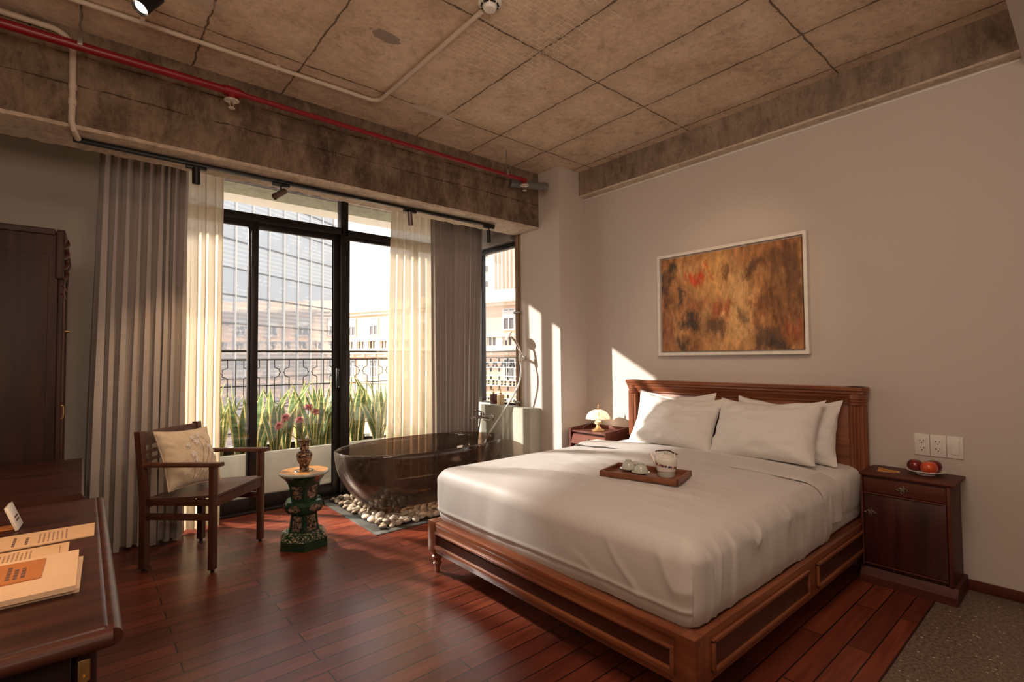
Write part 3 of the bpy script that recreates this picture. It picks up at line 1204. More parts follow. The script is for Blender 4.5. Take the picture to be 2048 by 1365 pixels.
def curtain(name, p0, p1, z0, z1, folds, amp, mat, label, cat='curtain', gath=0.0, seed=1, lean=(0, 0), n=10, group=None):
    """hung cloth between p0 and p1 (xy), folds get wider to the hem"""
    rr = random.Random(seed)
    ph = [0]
    for i in range(folds): ph.append(ph[-1] + rr.uniform(.65, 1.35))
    tot = ph[-1]
    ws = [rr.uniform(.7, 1.2) for i in range(folds + 1)]
    d = Vector((p1[0] - p0[0], p1[1] - p0[1]))
    L = d.length
    d.normalize()
    nr = Vector((-d.y, d.x))
    nu = folds * n
    cols = []
    for i in range(nu + 1):
        q = i / nu * tot
        j = max(k_ for k_ in range(folds + 1) if ph[k_] <= q + 1e-9)
        j = min(j, folds - 1)
        loc = (q - ph[j]) / (ph[j + 1] - ph[j])
        cols.append((q / tot, j, loc))
    mb = MB()
    nv = 40

    def fn(u, v):
        s_, j, loc = cols[min(nu, int(round(u * nu)))]
        h = v
        w_ = ws[j] * (1 - loc) + ws[j + 1] * loc
        am = amp * w_ * (1.0 - .55 * h ** 2) * (1 + .15 * nz(s_ * 7, h * 3, seed))
        a_ = 2 * PI * loc
        sw = math.sin(a_)
        off = am * (sw + .22 * math.sin(2 * a_ + seed))
        # omega shape
        al = s_ * L + am * .35 * math.sin(2 * a_)
        al += gath * (s_ - .5) * L * (1 - h) + lean[0] * (1 - h) * (1 - s_) + lean[1] * (1 - h) * s_
        al += .006 * nz(j * 3.1, h * 2.4, seed)
        zz = z0 + (z1 - z0) * h + (.012 * math.sin(j * 2.3) if h == 0 else 0)
        return (p0[0] + d.x * al + nr.x * off, p0[1] + d.y * al + nr.y * off, zz)
    mb.grid(fn, nu, nv)
    o = mb.build(name, mat, smooth=80)
    return tag(o, label, cat, group)


curtain('curtain', (.06, 4.26), (.56, 4.28), .015, 2.80, 9, .08, M_curt, 'long grey drape at the left end of the window wall', seed=5, lean=(-.05, -.02))
curtain('sheer_curtain', (.52, 4.34), (.80, 4.36), .015, 2.80, 5, .032, M_sheer, 'cream sheer curtain beside the left grey drape', 'sheer curtain', seed=8, lean=(.0, -.01), n=12)
curtain('sheer_curtain', (2.265, 4.485), (2.80, 4.485), .015, 2.80, 7, .035, M_sheer, 'cream sheer curtain hanging behind the bathtub', 'sheer curtain', seed=11, lean=(-.06, 0), n=12)
curtain('curtain', (2.62, 4.33), (3.17, 4.20), .015, 2.80, 11, .042, M_curt, 'grey drape behind the tub near the side window', seed=21, lean=(.02, -.09))
# roman blind on the side window
mb = MB()
for i, (xx, za, zb) in enumerate(((3.25, 2.46, 2.82), (3.235, 2.445, 2.62), (3.22, 2.43, 2.53))):
    mb.grid(lambda u, v: (xx - .012 * math.sin(v * PI), 3.80 + .62 * u, za + (zb - za) * v + .01 * math.sin(u * PI) * (1 - v) * -1), 14, 6)
mb.box(3.225, 3.25, 3.80, 4.42, 2.425, 2.445, .004)
tag(mb.build('roman_blind', M_blind, smooth=60), 'grey roman blind folded up above the side window', 'blind')

# ================================================================== CEILING SERVICES
# red sprinkler pipe
YP, ZP = 3.215, 2.80
pipe = thing('sprinkler_pipe', 'red painted fire sprinkler pipe running along the window beam', 'pipe', (1.2, YP, ZP))
mb = MB()
mb.cyl((-.9, YP, ZP), (.63, YP, ZP), .0225, seg=24)
mb.build('wide_pipe', M_red, pipe)
mb = MB()
mb.cyl((.66, YP, ZP), (2.86, YP, ZP - .008), .0155, seg=20)
mb.build('narrow_pipe', M_red, pipe)
mb = MB()
mb.cyl((.585, YP, ZP), (.665, YP, ZP), .029, seg=24)
mb.cyl((.665, YP, ZP), (.69, YP, ZP), .022, seg=24)
mb.cyl((.625, YP, ZP - .05), (.625, YP, ZP), .024, seg=24)
mb.build('coupling', M_red, pipe)
mb = MB()
mb.cyl((2.84, YP, ZP - .008), (2.90, YP, ZP - .008), .021, seg=20)
mb.cyl((2.885, YP, ZP - .045), (2.885, YP, ZP), .018, seg=20)
mb.build('coupling', M_red, pipe)
for x, z in ((-.04, ZP), (2.68, ZP - .008)):
    mb = MB()
    mb.cyl((x, YP - .0, z + .02), (x, YP, 3.0), .004, seg=8)
    mb.box(x - .011, x + .011, YP - .024, YP + .024, z - .003, z + .045, .003)
    mb.build('hanger', M_steel, pipe)


def sprinkler(x, z):
    mb = MB()
    mb.cyl((x, YP, z + .006), (x, YP, z - .018), .008)
    for s_ in (-1, 1): mb.tube([(x + s_ * .007, YP, z - .010), (x + s_ * .012, YP, z - .026), (x + s_ * .003, YP, z - .044)], .0022, 6)
    t = mb.build('sprinkler_head', M_chrome, pipe)
    mb = MB()
    mb.lathe([(.0085, .003), (.038, .001), (.040, -.003), (.034, -.006), (.024, -.001), (.0085, -.001)], (x, YP, z), 32, caps=(False, False))
    mb.build('escutcheon', M_escut, t)
    mb = MB()
    mb.lathe([(.0, -.043), (.018, -.044), (.018, -.047), (.0, -.048)], (x, YP, z), 20)
    mb.build('deflector', M_escut, t)


M_escut = plain('bright_nickel', (.75, .70, .62), .3, .3)
sprinkler(.625, ZP - .05)
sprinkler(2.885, ZP - .053)
mb = MB()
mb.cyl((2.86, 3.36, 2.80), (3.16, 3.24, 2.80), .034, seg=24)
mb.cyl((3.14, 3.248, 2.80), (3.175, 3.234, 2.80), .038, seg=24)
mb.cyl((2.85, 3.364, 2.80), (2.875, 3.354, 2.80), .038, seg=24)
tag(mb.build('duct_pipe', plain('grey_pvc', (.13, .13, .12), .5)), 'short dark grey pipe stub in the corner under the ceiling', 'pipe')

# conduits
mb = MB()
pts = [(-.9, 3.15, 2.982), (1.42, 3.12, 2.982)] + [(1.42 + .06 * math.sin(a_ * PI / 16), 3.12 - .06 + .06 * math.cos(a_ * PI / 16), 2.982) for a_ in range(1, 9)] + [(1.486, 1.95, 2.982)]
mb.tube(pts, .0125, 12)
for x in (.2, .85): mb.box(x - .01, x + .01, 3.118, 3.17, 2.972, 3.0, .003)
cnd = tag(mb.build('conduit', M_cream_pipe), 'cream conduit on the ceiling leading to the smoke detector', 'conduit')
mb = MB()
pts = [(-.9, 3.40, 2.955), (-.16, 3.425, 2.955)] + [(-.16 + .09 * math.sin(a_ * PI / 16), 3.425, 2.955 - .09 + .09 * math.cos(a_ * PI / 16)) for a_ in range(1, 9)] + [(-.068, 3.428, 2.6), (-.07, 3.43, 2.50), (-.062, 3.455, 2.465), (-.05, 3.52, 2.457), (-.045, 3.56, 2.457)]
mb.tube(pts, .0145, 12)
for z in (2.66, 2.58): mb.cyl((-.068, 3.428, z), (-.068, 3.428, z + .03), .018, seg=12)
tag(mb.build('conduit', M_cream_pipe), 'cream conduit bending down the beam to the lamp track', 'conduit')
# smoke detector
sd = thing('smoke_detector', 'round white smoke detector on the concrete ceiling', 'smoke detector', (1.487, 1.90, 3.0))
mb = MB()
mb.lathe([(.0, 0), (.056, 0), (.058, -.012), (.05, -.02), (.043, -.022)], (1.487, 1.90, 3.0), 36)
mb.build('base', M_white_pl, sd)
mb = MB()
mb.lathe([(.033, -.022), (.034, -.036), (.028, -.044), (.0, -.047)], (1.487, 1.90, 3.0), 36)
mb.build('cap', M_white_pl, sd)
mb = MB()
for i in range(7):
    a_ = i * 2 * PI / 7
    c_, s_ = math.cos(a_), math.sin(a_)
    Mx = Matrix.Translation((1.487 + .0405 * c_, 1.90 + .0405 * s_, 2.978)) @ Matrix.Rotation(a_, 4, 'Z')
    mb.box(-.004, .004, -.013, .013, -.004, .003, 0, M=Mx)
mb.build('vent_slot', M_dark, sd)

# track and spots
mb = MB()
mb.box(-.065, 2.84, 3.572, 3.608, 2.448, 2.468, .002)
tag(mb.build('lamp_track', M_blackm), 'long black lighting track under the concrete beam', 'lamp track')
M_lens = emit('spot_lens_glow', (1, .8, .58), 6)
M_lensoff = plain('spot_lens_off', (.3, .2, .14), .2)


def track_spot(x, y, z, d, label, on=False, r=.02, L=.095, adapter=True, drop=.05, col=None):
    t = thing('track_spot', label, 'spotlight', (x, y, z), 'black spotlights')
    col = col or M_blackm
    if adapter:
        mb = MB()
        mb.box(x - .055, x + .055, y - .016, y + .016, z - .002, z - .022, .003)
        mb.build('adapter', M_blackm, t)
    mb = MB()
    mb.cyl((x, y, z - .02), (x, y, z - .02 - drop), .006, seg=12)
    mb.build('arm', M_blackm, t)
    d = Vector(d).normalized()
    c = Vector((x, y, z - .02 - drop - .008))
    a = c - d * (L * .38)
    b = c + d * (L * .62)
    mb = MB()
    mb.cyl(a, b, r, seg=28, caps=(True, False))
    mb.cyl(b, b - d * .012, r * .999, r * .8, seg=28, caps=(False, False))
    mb.build('lamp_head', col, t)
    mb = MB()
    mb.cyl(b - d * .013, b - d * .012, r * .8, seg=28)
    mb.build('lens', M_lens if on else M_lensoff, t)
    return t, b, d


M_bronze = plain('bronze_spot', (.16, .12, .1), .35, .6)
t1, b1, d1 = track_spot(.507, 3.59, 2.45, (.03, .05, -1), 'black spotlight hanging straight down over the left curtain', True, .022, .10, drop=.02)
track_spot(1.0, 3.59, 2.45, (-.75, -.25, -.62), 'tilted bronze spotlight second from the left on the track', False, .021, .10, col=M_bronze, drop=.04)
t3, b3, d3 = track_spot(1.98, 3.59, 2.45, (.12, .05, -1), 'dark spotlight in front of the right sheer curtain', True, .021, .105, drop=.03, col=M_bronze)
track_spot(2.78, 3.59, 2.45, (.03, .0, -1), 'spotlight at the right end of the track', False, .018, .11, drop=.05)
# single ceiling spot near the camera
t5, b5, d5 = track_spot(.205, 2.79, 2.985, (-.46, -.2, -.75), 'large black spotlight lit warm at the top left of the ceiling', True, .034, .125, adapter=False, drop=.05)
mb = MB()
mb.cyl((.205, 2.79, 3.0), (.205, 2.79, 2.93), .032, seg=28)
mb.build('canister', M_blackm, t5)
light('left_track_lamp', 'SPOT', tuple(b1 + Vector(d1) * .01), 34, (1, .66, .36), (.05, .28, -1), spot_size=R(70), spot_blend=.8, shadow_soft_size=.02)
light('ceiling_lamp_light', 'SPOT', tuple(b5 + Vector(d5) * .01), 12, (1, .68, .4), tuple(d5), spot_size=R(75), spot_blend=.8, shadow_soft_size=.02)

# ================================================================== BED
BX0, BX1, BY0, BY1 = 1.57, 3.53, .92, 2.625
bed = thing('bed', 'red-brown wooden double bed frame with panelled rails and carved headboard', 'bed', (2.55, 1.77, 0))


def rail_x(name, y, sgn):
    """side rail along x with recessed framed panels; sgn = outward y direction"""
    mb = MB()
    mb.box(BX0, BX1, y, y - sgn * .028, .125, .30, .003)
    mb.box(BX0 + .03, BX1, y - sgn * .028, y - sgn * .08, .20, .292)
    mb.box(BX0, BX0 + .05, y, y - sgn * .05, .12, .302, .004)
    o = mb.build(name, M_rose_x, bed)
    for (a, b) in ((BX0 + .10, BX0 + .98), (BX0 + 1.08, BX1 - .06)):
        mb = MB()
        yy = y + sgn * .001
        mb.box(a, b, yy, yy + sgn * .014, .255, .272, .005)
        mb.box(a, b, yy, yy + sgn * .014, .155, .172, .005)
        mb.box(a, a + .015, yy, yy + sgn * .014, .155, .272, .005)
        mb.box(b - .015, b, yy, yy + sgn * .014, .155, .272, .005)
        mb.build('panel_moulding', M_rose_x, o)
        mb = MB()
        mb.box(a + .015, b - .015, yy, yy + sgn * .003, .172, .255)
        mb.build('panel', M_rosed, o)


rail_x('side_rail', BY0, -1)
rail_x('side_rail', BY1, 1)
mb = MB()
mb.box(BX0, BX0 + .03, BY0 + .001, BY1 - .001, .125, .298, .003)
mb.box(BX0 - .004, BX0 + .06, BY0 - .003, BY0 + .07, .12, .301, .004)
mb.box(BX0 - .004, BX0 + .06, BY1 - .07, BY1 + .003, .12, .301, .004)
mb.box(BX0 - .002, BX0 + .06, BY0 + .07, BY1 - .07, .272, .3, .006)
fr = mb.build('foot_rail', M_rose, bed)
mb = MB()
xx = BX0 - .001
for (za, zb) in ((.235, .252), (.15, .178)):
    for i, (dz, dx) in enumerate(((0, .006), (.006, .013))):
        mb.box(xx, xx - dx, BY0 + .085, BY1 - .085, za + dz * .5, zb - dz * .5, .004)
mb.box(xx, xx - .012, BY0 + .075, BY0 + .09, .15, .252, .004)
mb.box(xx, xx - .012, BY1 - .09, BY1 - .075, .15, .252, .004)
mb.build('panel_moulding', M_rose, fr)
mb = MB()
mb.box(xx, xx - .003, BY0 + .09, BY1 - .09, .178, .235)
mb.build('panel', M_rosed, fr)
for (x, y) in ((BX0 + .035, BY0 + .04), (BX0 + .035, BY1 - .04), (BX1 - .04, BY0 + .04), (BX1 - .04, BY1 - .04)):
    mb = MB()
    mb.lathe([(.009, 0), (.014, .004), (.012, .022), (.020, .044), (.027, .054), (.018, .062), (.016, .067), (.030, .082), (.034, .094), (.026, .103), (.018, .107), (.030, .122)], (x, y, 0), 24)
    mb.build('leg', M_rose_z, bed)
# headboard
HY0, HY1 = .93, 2.648
hb = None
mb = MB()
mb.box(3.555, 3.60, HY0 + .06, HY1 - .06, .25, 1.0, .002)
hb = mb.build('headboard', M_rose, bed)
mb = MB()
prof = [(3.618, 1.06), (3.50, 1.06), (3.492, 1.052), (3.494, 1.04), (3.506, 1.032), (3.508, 1.02), (3.520, 1.012), (3.524, .996), (3.536, .985), (3.54, .972), (3.618, .972)]
mb.prism([(a, b) for a, b in prof], HY0 + .01, HY1 - .01, 'xz')
mb.box(3.545, 3.6, HY0 + .06, HY1 - .06, .955, .975, .006)
mb.build('top_rail', M_rose, hb)
for yc in (HY0 + .05, HY1 - .05):
    mb = MB()
    prof = []
    nfl = 96
    rings = []
    for z in (0.0, .95):
        ring = []
        for i in range(nfl):
            a_ = 2 * PI * i / nfl
            rr_ = .046 - .0045 * (0.5 + .5 * math.cos(a_ * 14)) ** 2
            # squared column
            c_, s_ = math.cos(a_), math.sin(a_)
            q = max(abs(c_), abs(s_)) ** .55
            ring.append(mb.b.verts.new((3.566 + rr_ * c_ / q, yc + rr_ * s_ / q, z)))
        rings.append(ring)
    mb.skin(rings)
    for za, zb, r_ in ((.95, .968, .052), (.968, .985, .048), (.985, 1.02, .05), (1.02, 1.035, .054), (1.035, 1.06, .062)):
        mb.lathe([(r_ - .004, za), (r_, za + .003), (r_, zb - .003), (r_ - .004, zb)], (3.560, yc, 0), 32)
    mb.build('headboard_post', M_rose_z, hb, 25)

# mattress hidden under bedding
mb = MB()
mb.box(1.64, 3.53, .965, 2.585, .29, .555, .04, 4)
mb.mi = 0
tag(mb.build('mattress', M_sheet2), 'white mattress corner showing under the duvet', 'mattress')
# fitted sheet head part
MX0, MX1, MY0, MY1 = 1.615, 3.55, .945, 2.615


def drape(ex, r):
    """arc then straight down; returns (outward offset, drop)"""
    if ex <= 0: return 0, 0
    q = r * PI / 2
    if ex < q: return r * math.sin(ex / r), r * (1 - math.cos(ex / r))
    return r, r + ex - q


def bedcover(name, xa, xb, ya, yb, ztop, zhem, r, mat, wr, parent=None, foot=True, nx=110, ny=100, tuck=.015, seed=0, extra=None, label=None, cat=None, side=True):
    mb = MB()
    ext = r * PI / 2 + (ztop - r - zhem) + .0
    lx = (xb - xa)
    ly = (yb - ya)

    def fn(u, v):
        s_ = -ext + (lx + ext) * u if foot else lx * u
        t_ = -ext + (ly + 2 * ext) * v
        exx = max(0, -s_)
        eyn = max(0, -t_)
        eyp = max(0, t_ - ly)
        bx = xa + max(0, s_)
        by = ya + min(max(0, t_), ly)
        ey = eyn + eyp
        sg = -1 if eyn > 0 else 1
        d = math.hypot(exx, ey)
        # keep the hem level at the corner
        big = max(exx, ey)
        if d > 1e-6:
            dxn, dyn = exx / d, ey / d
            off, drop = drape(big, r)
        else:
            dxn = dyn = off = drop = 0
        z = ztop - drop
        x = bx - dxn * off
        y_ = by + sg * dyn * off
        # crown of the top and soft undulation
        cx = (bx - xa) / lx
        cy = (by - ya) / ly
        crown = .03 * (math.sin(min(1, max(0, cx * 3)) * PI / 2)) * math.sin(min(max(cy, 0), 1) * PI)
        if drop == 0: z += crown
        edge = min(1, max(0, min(bx - xa, by - ya, yb - by)) / .18) ** 1.5
        wr_ = wr * nz(x * 2.2 + seed, y_ * 5.0 + z * 2, seed, 1.4)
        wr_ += wr * .7 * nz((x + y_ * .55) * 3.0, (y_ - x * .4) * 11, seed + 4)
        def ridge(a, b, c):
            return (1 - min(1, abs(nz(a, b, c)) * 3.2)) ** 2
        if drop == 0:
            z += wr_ * .6 * edge
            z += wr * 1.3 * (ridge(bx * 4.5 + by * 1.1, by * 1.0, seed) + .6 * ridge(bx * 9 - by * .8, by * 1.6, seed + 3)) * edge
        else:
            # hanging folds
            fold = 0
            if dyn > dxn: fold = wr * 2.2 * nz(bx * 13, drop * 2.0, seed) * min(1, drop / .12) * (1.15 - min(1, drop / .3))
            else: fold = wr * .12 * math.sin(by * 10 + seed)
            if dyn > dxn: fold += wr * 2.0 * ridge(bx * 9, drop * 2.2, seed + 1) * (1 - .5 * min(1, drop / .3))
            else: fold += wr * .9 * ridge(by * 4.5 + drop * 3, drop * 5, seed + 2) * max(0, 1 - (by - ya) / .7)
            o2 = wr_ * (.7 if dyn > dxn else .25) + fold + .012 * math.sin(min(1, drop / (ztop - zhem)) * PI)
            o2 *= min(1, drop / .07)
            x -= dxn * o2
            y_ += sg * dyn * o2
            k2 = (drop - (ztop - zhem) + .07) / .07
            if k2 > 0:
                x += dxn * tuck * k2 ** 2
                y_ -= sg * dyn * tuck * k2 ** 2
            z += .012 * nz(x * 3 + seed, y_ * 3, 7) * min(1, drop / .2)
        if extra: x, y_, z = extra(x, y_, z, drop, dxn, sg * dyn)
        return (x, y_, z)
    mb.grid(fn, nx, ny)
    o = mb.build(name, mat, parent, 80)
    if parent is None: tag(o, label, cat)
    return o


def foot_seam(x, y, z, drop, dx, dy):
    if dx > .7 and drop > .05:
        zl = .362 + .004 * math.sin(y * 5)
        x -= .006 * math.exp(-((z - zl) / .006) ** 2) - .005 * math.exp(-((z - zl + .014) / .008) ** 2)
    return x, y, z


bedcover('fitted_sheet', MX0 + .085, 3.548, MY0 + .075, MY1 - .075, .582, .33, .05, M_sheet2, .004, foot=True, seed=3, label='white fitted sheet at the head of the bed under the pillows', cat='sheet')
duv = bedcover('duvet', MX0 + .065, 2.93, MY0 + .067, MY1 - .067, .60, .300, .072, M_sheet, .0085, seed=9, extra=foot_seam, label='smooth white duvet covering the bed down to the foot rail', cat='duvet', nx=190, ny=220)
# turned back band at the head end
mb = MB()


def band(u, v):
    ext = .075 * PI / 2 + .13
    t_ = -ext + ((MY1 - MY0 - .134) + 2 * ext) * v
    ly = MY1 - MY0 - .134
    eyn, eyp = max(0, -t_), max(0, t_ - ly)
    e_ = eyn + eyp
    sg = -1 if eyn > 0 else 1
    off, drop = drape(e_, .078)
    by = MY0 + .067 + min(max(0, t_), ly)
    cy = (by - MY0) / (MY1 - MY0)
    x = 2.80 + .26 * u + .012 * math.sin(by * 7) + .01 * nz(by * 6, 3)
    th = .016 * math.sin(min(1, u * 7) * PI / 2) * math.sin(min(1, (1 - u) * 4 + .05) * PI / 2)
    z = .60 + .030 * math.sin(cy * PI) - drop + th + .003 * nz(x * 8, by * 12, 5) if drop == 0 else .60 - drop
    y_ = by + sg * (off + th * .9 + .008 * math.sin(x * 30) * min(1, drop / .1) if e_ > 0 else 0)
    return (x, y_, z + .004)


mb.grid(band, 24, 130)
mb.build('turned_edge', M_sheet, duv, 80)

# pillows


def pillow(name, w, h, t, mat, label, cat, loc, rx, rz, seed=0, flange=.02, ry=0, group=None, parent=None, wr=.019, sag=.03):
    """w along local x, h along local z, thickness along local y; base centre at the origin"""
    mb = MB()
    n = 34
    for side in (-1, 1):
        def fn(u, v):
            a, b = u * 2 - 1, v * 2 - 1
            pinch_x = 1 - .075 * (1 - b * b) * abs(a) ** 3 - .0
            pinch_z = 1 - .085 * (1 - a * a) * abs(b) ** 3
            ia = min(1, (1 - abs(a)) / .93 + 0)
            ib = min(1, (1 - abs(b)) / .93)
            th = (max(0, 1 - a ** 4) * max(0, 1 - b ** 4)) ** .55
            th *= .62 + .38 * math.cos(a * 1.3) * math.cos(b * 1.3)
            x = a * w / 2 * pinch_x
            z = b * h / 2 * pinch_z + h / 2
            y = side * t / 2 * th
            # low part bulges, top slumps
            y *= 1 + .18 * (-b)
            rad = math.hypot(a, b)
            ang = math.atan2(b, a)
            wrn = wr * (nz(math.cos(ang) * 3 + seed, math.sin(ang) * 3, rad * 1.2, 1.6) * min(1, rad * 1.3) + .7 * nz(a * 3 + seed, b * 4, side * 2 + seed, 1.2))
            y += side * wrn * min(1, th * 2)
            z -= sag * (1 - a * a) * max(0, b)
            x += .006 * nz(a * 3, b * 3, seed)
            z += .008 * nz(a * 3 + 9, b * 3, seed) * (b > 0)
            return (x, y, z)
        mb.grid(fn, n, n)
    # flat flange around
    o = mb.build(name, mat, parent, 80, world=False)
    if parent is None:
        o.location = loc
        o.rotation_euler = (rx, ry, rz)
        tag(o, label, cat, group)
    return o


# wall side is +x: rotate so local x -> world y ; rx tilts the top back to the headboard
def bedpillow(y, x, z, w, h, t, tilt, label, seed, twist=0, roll=0):
    o = pillow('pillow', w, h, t, M_pillow, label, 'pillow', (x, y, z), 0, 0, seed, group='bed pillows')
    q = Matrix.Rotation(R(-90 + twist), 4, 'Z') @ Matrix.Rotation(R(-tilt), 4, 'X') @ Matrix.Rotation(R(roll), 4, 'Y')
    o.rotation_euler = q.to_euler()
    return o


bedpillow(2.16, 3.36, .59, .66, .42, .15, 18, 'white pillow against the headboard, hidden behind the front left pillow', 2)
bedpillow(1.36, 3.38, .59, .64, .41, .15, 18, 'white pillow against the headboard, its edge showing right of the front pillow', 5)
bedpillow(2.07, 3.21, .60, .66, .42, .19, 30, 'creased white pillow leaning at the left of the bed', 11, 3, 2)
bedpillow(1.43, 3.21, .60, .67, .43, .20, 30, 'plump smooth white pillow leaning at the right of the bed', 17, -3, -2)

# tray with tea set
tray = thing('tea_tray', 'small square-edged red wooden tray lying on the duvet', 'tray', (2.235, 1.56, .632), rz=R(0))
TZ = .634
c_tr = [(2.065, 1.735), (2.175, 1.345), (2.415, 1.41), (2.30, 1.80)]
ang_t = math.atan2(1.345 - 1.735, 2.175 - 2.065)
cxx = sum(p[0] for p in c_tr) / 4
cyy = sum(p[1] for p in c_tr) / 4
Mt = Matrix.Translation((cxx, cyy, TZ)) @ Matrix.Rotation(ang_t, 4, 'Z')
hl, hw = .203, .125
mb = MB()
mb.box(-hl, hl, -hw, hw, 0, .007, .002, M=Mt)
mb.build('base', M_tray, tray)
mb = MB()
for b in ((-hl, hl, -hw, -hw + .013), (-hl, hl, hw - .013, hw), (-hl, -hl + .013, -hw, hw), (hl - .013, hl, -hw, hw)):
    mb.box(b[0], b[1], b[2], b[3], -.002, .026, .002, M=Mt)
mb.build('rim', M_tray, tray)
Zt = TZ + .0075


def cup_set(px, py, lab):
    c = Mt @ Vector((px, py, 0))
    mb = MB()
    mb.lathe([(.0, 0), (.02, 0), (.026, .003), (.044, .010), (.047, .013), (.044, .0135), (.026, .007), (.0, .006)], (c.x, c.y, Zt), 36)
    tag(mb.build('saucer', M_porc), 'pale green saucer under the ' + lab, 'saucer', 'tea saucers')
    t = thing('teacup', lab[0].upper() * 0 + lab, 'teacup', (c.x, c.y, Zt + .008), 'upturned teacups')
    mb = MB()
    mb.lathe([(.036, 0), (.0365, .004), (.034, .02), (.027, .034), (.018, .041), (.0, .043)], (c.x, c.y, Zt + .008), 36)
    mb.build('bowl', M_porc, t)
    mb = MB()
    mb.lathe([(.016, .040), (.017, .048), (.014, .049), (.012, .043)], (c.x, c.y, Zt + .008), 30)
    mb.build('foot_ring', M_porc, t)


cup_set(-.105, .035, 'upturned pale green teacup at the far left of the tray')
cup_set(-.02, -.015, 'upturned pale green teacup in the middle of the tray')
tp = Mt @ Vector((.105, .012, 0))
pot = thing('teapot', 'small white teapot with blue and red flecks and a grey-green foot', 'teapot', (tp.x, tp.y, Zt))
mb = MB()
mb.lathe([(.0, 0), (.041, 0), (.043, .003), (.044, .028)], (tp.x, tp.y, Zt), 40)
mb.build('foot', M_porc, pot)
mb = MB()
mb.lathe([(.044, .028), (.047, .03), (.053, .075), (.055, .09), (.052, .096), (.03, .098)], (tp.x, tp.y, Zt), 40)
mb.build('body', M_porcw, pot)
mb = MB()
mb.lathe([(.036, .098), (.034, .103), (.02, .109), (.006, .112), (.0, .112)], (tp.x, tp.y, Zt), 40)
lid = mb.build('lid', M_porcw, pot)
mb = MB()
mb.lathe([(.005, .110), (.009, .115), (.010, .122), (.007, .127), (.0, .128)], (tp.x, tp.y, Zt), 24)
mb.build('knob', M_porc, lid)
# direction along the tray, spout to the left
dl = (Mt.to_3x3() @ Vector((-1, .1, 0))).normalized()
mb = MB()
sp0 = Vector((tp.x, tp.y, Zt + .045)) + dl * .044
sp1 = Vector((tp.x, tp.y, Zt + .075)) + dl * .066
sp2 = Vector((tp.x, tp.y, Zt + .108)) + dl * .086
mb.tube([sp0, sp1, sp2], .01, 14, rr=[.014, .010, .0065])
mb.build('spout', M_porcw, pot)
mb = MB()
hA = Vector((tp.x, tp.y, Zt + .094)) + dl * .043
hB = Vector((tp.x, tp.y, Zt + .094)) - dl * .043
mb.tube([hA, hA + Vector((0, 0, .028)) + dl * .004], .005, 8)
mb.tube([hB, hB + Vector((0, 0, .028)) - dl * .004], .005, 8)
mb.build('handle_lug', M_porcw, pot)
mb = MB()
mb.tube(spline([hA + Vector((0, 0, .024)) + dl * .012, hA + Vector((0, 0, .03)), Vector((tp.x, tp.y, Zt + .129)) + Vector((.012, -.004, 0)), hB + Vector((0, 0, .026)), hB + Vector((0, 0, .022)) - dl * .016], 5), .0042, 8)
mb.build('handle', plain('dark_cane', (.07, .04, .025), .5), pot)
mb = MB()
rnd = random.Random(9)
for i in range(26):
    a_ = i * 2.4
    z = .038 + (i * .618 % 1) * .048
    r_ = .0472 + (z - .03) * .13
    c_, s_ = math.cos(a_), math.sin(a_)
    Mx = Matrix.Translation((tp.x + r_ * c_, tp.y + r_ * s_, Zt + z)) @ Matrix.Rotation(a_, 4, 'Z') @ Matrix.Rotation(rnd.uniform(0, 3), 4, 'X')
    mb.mi = i % 2
    q = .005 + .0025 * rnd.random()
    mb.box(-.0006, .0006, -q, q, -q * .7, q * .7, M=Mx)
mb.build('painted_fleck', [plain('cobalt_fleck', (.02, .025, .06), .3), plain('red_fleck', (.3, .08, .05), .3)], pot, 0)

# ================================================================== NIGHTSTANDS
ns = thing('nightstand', 'dark reddish wooden nightstand right of the bed, with fruit on top', 'nightstand', (3.46, .72, 0))
mb = MB()
mb.box(3.345, 3.60, .53, .912, .08, .585, .003)
mb.build('carcass', M_night, ns)
mb = MB()
mb.box(3.325, 3.605, .507, .922, .583, .600, .005)
mb.build('top', M_night, ns)
mb = MB()
mb.prism([(3.606, 0), (3.308, 0), (3.308, .04), (3.324, .056), (3.342, .078), (3.606, .078)], .513, .925, 'xz')
mb.build('plinth', M_night, ns)
mb = MB()
mb.box(3.332, 3.346, .548, .902, .495, .572, .003)
dr = mb.build('drawer', M_night, ns)
mb = MB()
mb.box(3.326, 3.346, .548, .902, .484, .492, .003)
mb.box(3.326, 3.346, .53, .545, .085, .58, .003)
mb.box(3.326, 3.346, .905, .915, .085, .58, .003)
mb.box(3.326, 3.346, .548, .902, .098, .106, .003)
mb.build('front_moulding', M_night, ns)


def ornate(parent, x, y, z, s_=1.0):
    mb = MB()
    mb.cyl((x, y, z), (x - .006, y, z), .011 * s_, seg=16)
    for sg in (-1, 1):
        mb.tube(spline([(x - .004, y, z), (x - .004, y + sg * .012 * s_, z + .007 * s_), (x - .004, y + sg * .022 * s_, z), (x - .004, y + sg * .014 * s_, z - .006 * s_), (x - .004, y + sg * .03 * s_, z - .002)], 4), .0028 * s_, 6)
        mb.tube(spline([(x - .004, y, z), (x - .004, y + sg * .008 * s_, z + .012 * s_), (x - .004, y + sg * .002, z + .02 * s_)], 4), .0025 * s_, 6)
        mb.tube(spline([(x - .004, y, z), (x - .004, y + sg * .008 * s_, z - .012 * s_), (x - .004, y + sg * .002, z - .02 * s_)], 4), .0025 * s_, 6)
    mb.cyl((x - .005, y, z), (x - .016, y, z), .005 * s_, .007 * s_, seg=12)
    mb.build('handle', M_brass, parent)


ornate(dr, 3.332, .725, .532)
mb = MB()
mb.box(3.334, 3.346, .548, .902, .108, .482, .003)
dd = mb.build('door', M_nightd, ns)
ornate(dd, 3.334, .872, .385, .95)

